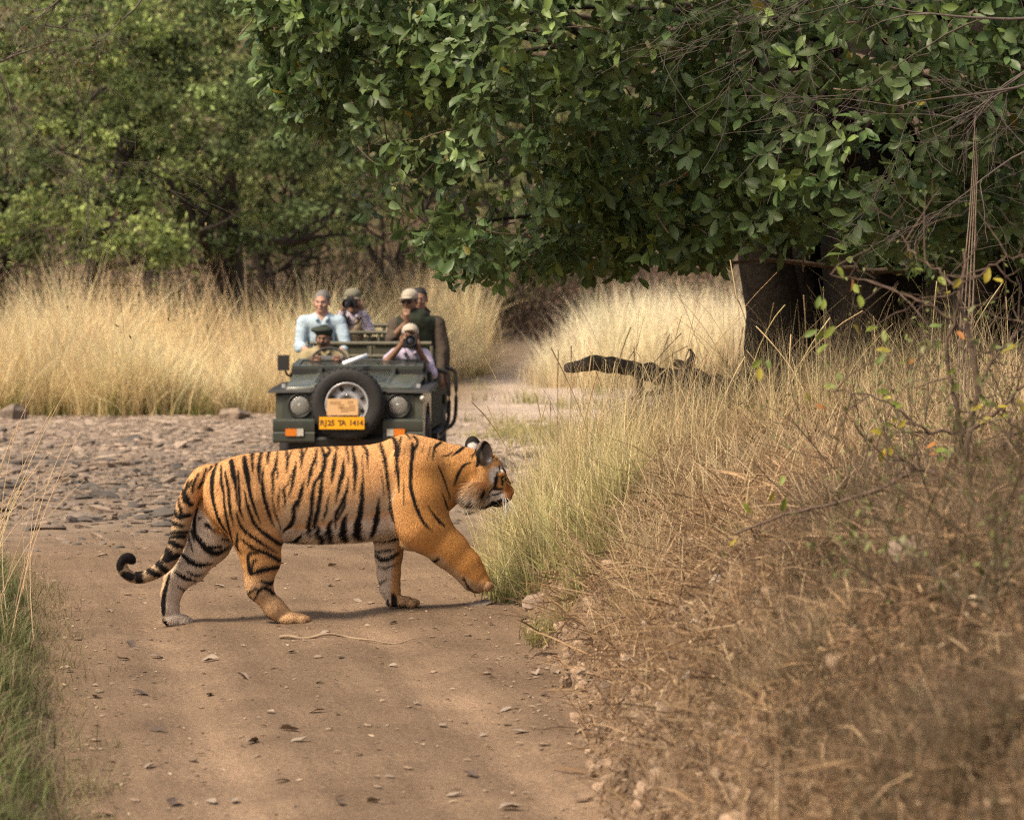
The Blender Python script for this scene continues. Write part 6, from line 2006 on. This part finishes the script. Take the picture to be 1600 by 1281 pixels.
def build_shrub():
    R = np.random.default_rng(71)
    d = 12.3
    base = at(1490, 905, 10.4)
    d = 10.2
    base = at(1490, 800, d)
    base.z = gz(base.x, base.y)
    root = empty("thorny_shrub", base); tag(root, "sparse thorny shrub with yellow green and orange leaves on the bank", "shrub")
    bs = np.array(base)
    bark = mat("shrub_bark", (.105, .07, .05), .9, var=.4, vscale=25, bump=.6, bscale=40)
    ends = []
    lines = [([(1492, 870), (1500, 760), (1512, 680), (1530, 600), (1512, 520), (1500, 450), (1512, 390)], .017, .006), ([(1500, 760), (1440, 735), (1370, 765), (1300, 785), (1235, 805), (1150, 832)], .013, .004),
             ([(1505, 700), (1490, 620), (1482, 540), (1500, 470)], .010, .005), ([(1500, 680), (1450, 670), (1405, 640), (1350, 615), (1290, 610)], .007, .002), ([(1440, 735), (1390, 710), (1350, 700)], .005, .002),
             ([(1512, 680), (1560, 640), (1605, 600), (1650, 570)], .009, .003), ([(1500, 760), (1560, 700), (1610, 665)], .008, .003), ([(1530, 600), (1570, 540), (1620, 500)], .006, .002),
             ([(1512, 520), (1440, 470), (1360, 440), (1290, 425)], .006, .002), ([(1500, 450), (1440, 405), (1400, 360)], .005, .002), ([(1492, 870), (1540, 800), (1570, 720), (1580, 640)], .010, .004),
             ([(1492, 870), (1450, 830), (1420, 800), (1360, 800)], .007, .003), ([(1500, 450), (1560, 410), (1610, 395)], .004, .002)]
    paths, rads = [], []
    for pts, r0, r1 in lines:
        dz = R.normal(0, .12)
        P = smooth_path(np.array([at(a, b, d + dz * i / len(pts)) for i, (a, b) in enumerate(pts)]), 18) + R.normal(0, .006, (18, 3))
        v, q = tubes([P - bs], [np.linspace(r0, r1, 18)], 6); link("branch", np_mesh("branch", v, q), bark, root)
        ends += [P[i] for i in range(5, 18, 2)]
        for i in range(4, 18, 2):
            o_ = []
            grow(P[i], R.normal(0, 1, 3) + np.array([-.1, 0, .1]), R.uniform(.10, .30), .0032, 0, 1, o_, R, .8, .05, (1, 3), 4, .25, .4)
            for l, a, b in o_: paths.append(a - bs); rads.append(b); ends.append(a[-1])
    v, q = tubes(paths, rads, 4); o = link("twigs", np_mesh("twigs", v, q), bark, root); o["kind"] = "stuff"
    mats_ = [mat("shrub_leaf_green", (.19, .235, .035), .5, transl=.35), mat("shrub_leaf_yellow", (.36, .30, .04), .5, transl=.35), mat("shrub_leaf_orange", (.42, .18, .05), .5, transl=.35), mat("shrub_leaf_deep", (.12, .18, .03), .5, transl=.3)]
    mes = []
    for m_ in mats_:
        me = np_mesh("leaf", LEAF_V * np.array([1.1, 1, 1]), LEAF_F); me.materials.append(m_); mes.append(me)
    spots = [(1340, 450), (1290, 462), (1320, 440), (1280, 520), (1295, 530), (1352, 525), (1380, 510), (1420, 560), (1410, 570), (1395, 545), (1425, 500), (1470, 520), (1300, 610), (1270, 630), (1405, 635), (1400, 660), (1385, 665), (1540, 630), (1530, 668),
             (1560, 545), (1500, 590), (1510, 525), (1385, 680), (1210, 765), (1225, 762), (1385, 715), (1465, 715), (1460, 705), (1130, 850), (1170, 800), (1190, 570), (1580, 640), (1480, 450), (1440, 420), (1545, 430), (1590, 470), (1555, 720), (1570, 780), (1310, 575), (1370, 620)]
    k = 0
    for a, b in spots:
        for j in range(R.integers(1, 4)):
            p = np.array(at(a + R.normal(0, 7), b + R.normal(0, 7), d + R.normal(0, .15)))
            dr = Vector(R.normal(0, 1, 3) + np.array([0, -.2, -.3])).normalized()
            ob = bpy.data.objects.new("leaf", mes[R.choice(4, p=[.42, .3, .14, .14])]); ob.parent = root
            Rm = Matrix(frames(np.array([dr]), up=np.array([[R.normal(0, .5), -.8, .6]]))[0].tolist()).to_4x4()
            ob.matrix_local = Matrix.Translation(Vector(p - bs)) @ Rm @ Matrix.Scale(R.uniform(.036, .062), 4)
            COL.objects.link(ob); k += 1
    # tiny leaflets
    E = np.array(ends); ii = R.choice(len(E), 500)
    dirs = R.normal(size=(500, 3))
    v, f = instance_arrays(LEAF_V, LEAF_F, frames(dirs), R.uniform(.012, .024, 500), E[ii] + R.normal(0, .03, (500, 3)) - bs)
    o = link("leaflets", np_mesh("leaflets", v, f, np.repeat(np.array([.16, .19, .05]) * R.uniform(.6, 1.3, (500, 1)), NL, axis=0)), LEAF_M, root); o["kind"] = "stuff"
    # upright cane bundle
    root2 = empty("dry_cane", at(1500, 560, 13.4)); tag(root2, "bundle of thin upright canes rising through the shrub", "cane")
    b2 = np.array(root2.location)
    for k in range(4):
        P = smooth_path(np.array([at(1496 + 5 * k, 640, 13.4), at(1502 + 6 * k, 480, 13.4), at(1516 + 3 * k, 320, 13.45), at(1524 + k * 1.5, 180 + 20 * k, 13.5)]), 16)
        v, q = tubes([P - b2], [np.linspace(.005, .002, 16)], 5); link("cane", np_mesh("cane", v, q), BARK_L, root2)
    # low leafy stems by the lower corner
    n = 34
    stems, srad, lp = [], [], []
    for i in range(n):
        px_, py_ = R.uniform(1330, 1620), R.uniform(700, 1060)
        for dd in np.arange(7, 14, .08):
            p = at(px_, py_, dd)
            if gz(p.x, p.y) >= p.z: break
        o_ = []
        grow(p, (R.normal(0, .3), R.normal(0, .2), 1), R.uniform(.3, .6), .004, 0, 1, o_, R, .6, .2, (2, 4), 6, .15, .4)
        for l, a, b in o_:
            stems.append(a); srad.append(b); lp += list(a[2:])
    v, q = tubes(stems, srad, 4)
    lp = np.array(lp); m_ = len(lp)
    v2, f2 = instance_arrays(LEAF_V, LEAF_F, frames(R.normal(size=(m_, 3)) + np.array([0, 0, .4])), R.uniform(.018, .04, m_), lp + R.normal(0, .012, (m_, 3)))
    vv, ff, cc = join_arrays([(v, q, np.tile([.13, .10, .06], (len(v), 1))), (v2, f2, np.repeat(np.array([.15, .16, .055]) * R.uniform(.6, 1.4, (m_, 1)), NL, axis=0))])
    o = link("leafy_weeds", np_mesh("leafy_weeds", vv, ff, cc), LEAF_M); tag(o, "straggling green leafy stems around the foot of the shrub", "weeds", kind="stuff")


build_shrub()


def build_bare():
    R = np.random.default_rng(81)
    bark = mat("bare_bark", (.085, .068, .056), .85, var=.3, vscale=30)
    def spray(label, starts, d, leaves=None):
        base = at(*starts[0][0], d)
        root = empty("bare_branch", base); tag(root, label, "branch")
        bs = np.array(base)
        pts_l = []
        tw, tr = [], []
        for (a, b, L, r0) in starts:
            p0, p1 = np.array(at(*a, d)), np.array(at(*b, d + R.normal(0, .3)))
            o_ = []
            grow(p0, p1 - p0, np.linalg.norm(p1 - p0) * L, r0, 0, 3, o_, R, .55, -.05, (3, 5), 7, .13, .35)
            first = True
            for l, a_, b_ in o_:
                if l == 0:
                    v, q = tubes([a_ - bs], [b_], 6); link("branch", np_mesh("branch", v, q), bark, root)
                else:
                    tw.append(a_ - bs); tr.append(np.maximum(b_, .0012)); pts_l.append(a_[-1])
        v, q = tubes(tw, tr, 4); o = link("twigs", np_mesh("twigs", v, q), bark, root); o["kind"] = "stuff"
        if leaves is not None:
            E = np.array(pts_l); n = leaves[0]; ii = R.choice(len(E), n)
            v, f = instance_arrays(LEAF_V, LEAF_F, frames(R.normal(size=(n, 3))), R.uniform(.02, .05, n), E[ii] + R.normal(0, .09, (n, 3)) - bs)
            o = link("foliage", np_mesh("foliage", v, f, np.repeat(np.array(leaves[1]) * R.uniform(.6, 1.4, (n, 1)), NL, axis=0)), LEAF_M, root); o["kind"] = "stuff"
    spray("leafless tangle of dark twigs hanging before the crown in the upper corner", [((1660, 20), (1380, 90), 1.0, .010), ((1660, 120), (1430, 220), 1.0, .009), ((1660, -30), (1300, 40), 1.0, .010), ((1660, 200), (1500, 330), 1.0, .008), ((1600, -40), (1240, 110), .9, .007), ((1680, 60), (1480, 160), 1.0, .008)], 14.2)
    spray("thin bare branch with brownish leaflets in the corner above the bushy tree", [((-40, 110), (110, 30), 1.0, .012), ((120, -40), (70, 40), 1.0, .010), ((70, 40), (155, 72), 1.0, .008), ((230, -10), (155, 72), 1.0, .008), ((-30, 40), (20, 220), 1.1, .008), ((155, 72), (90, 330), .8, .005)], 20.5, (900, (.13, .095, .03)))


build_bare()
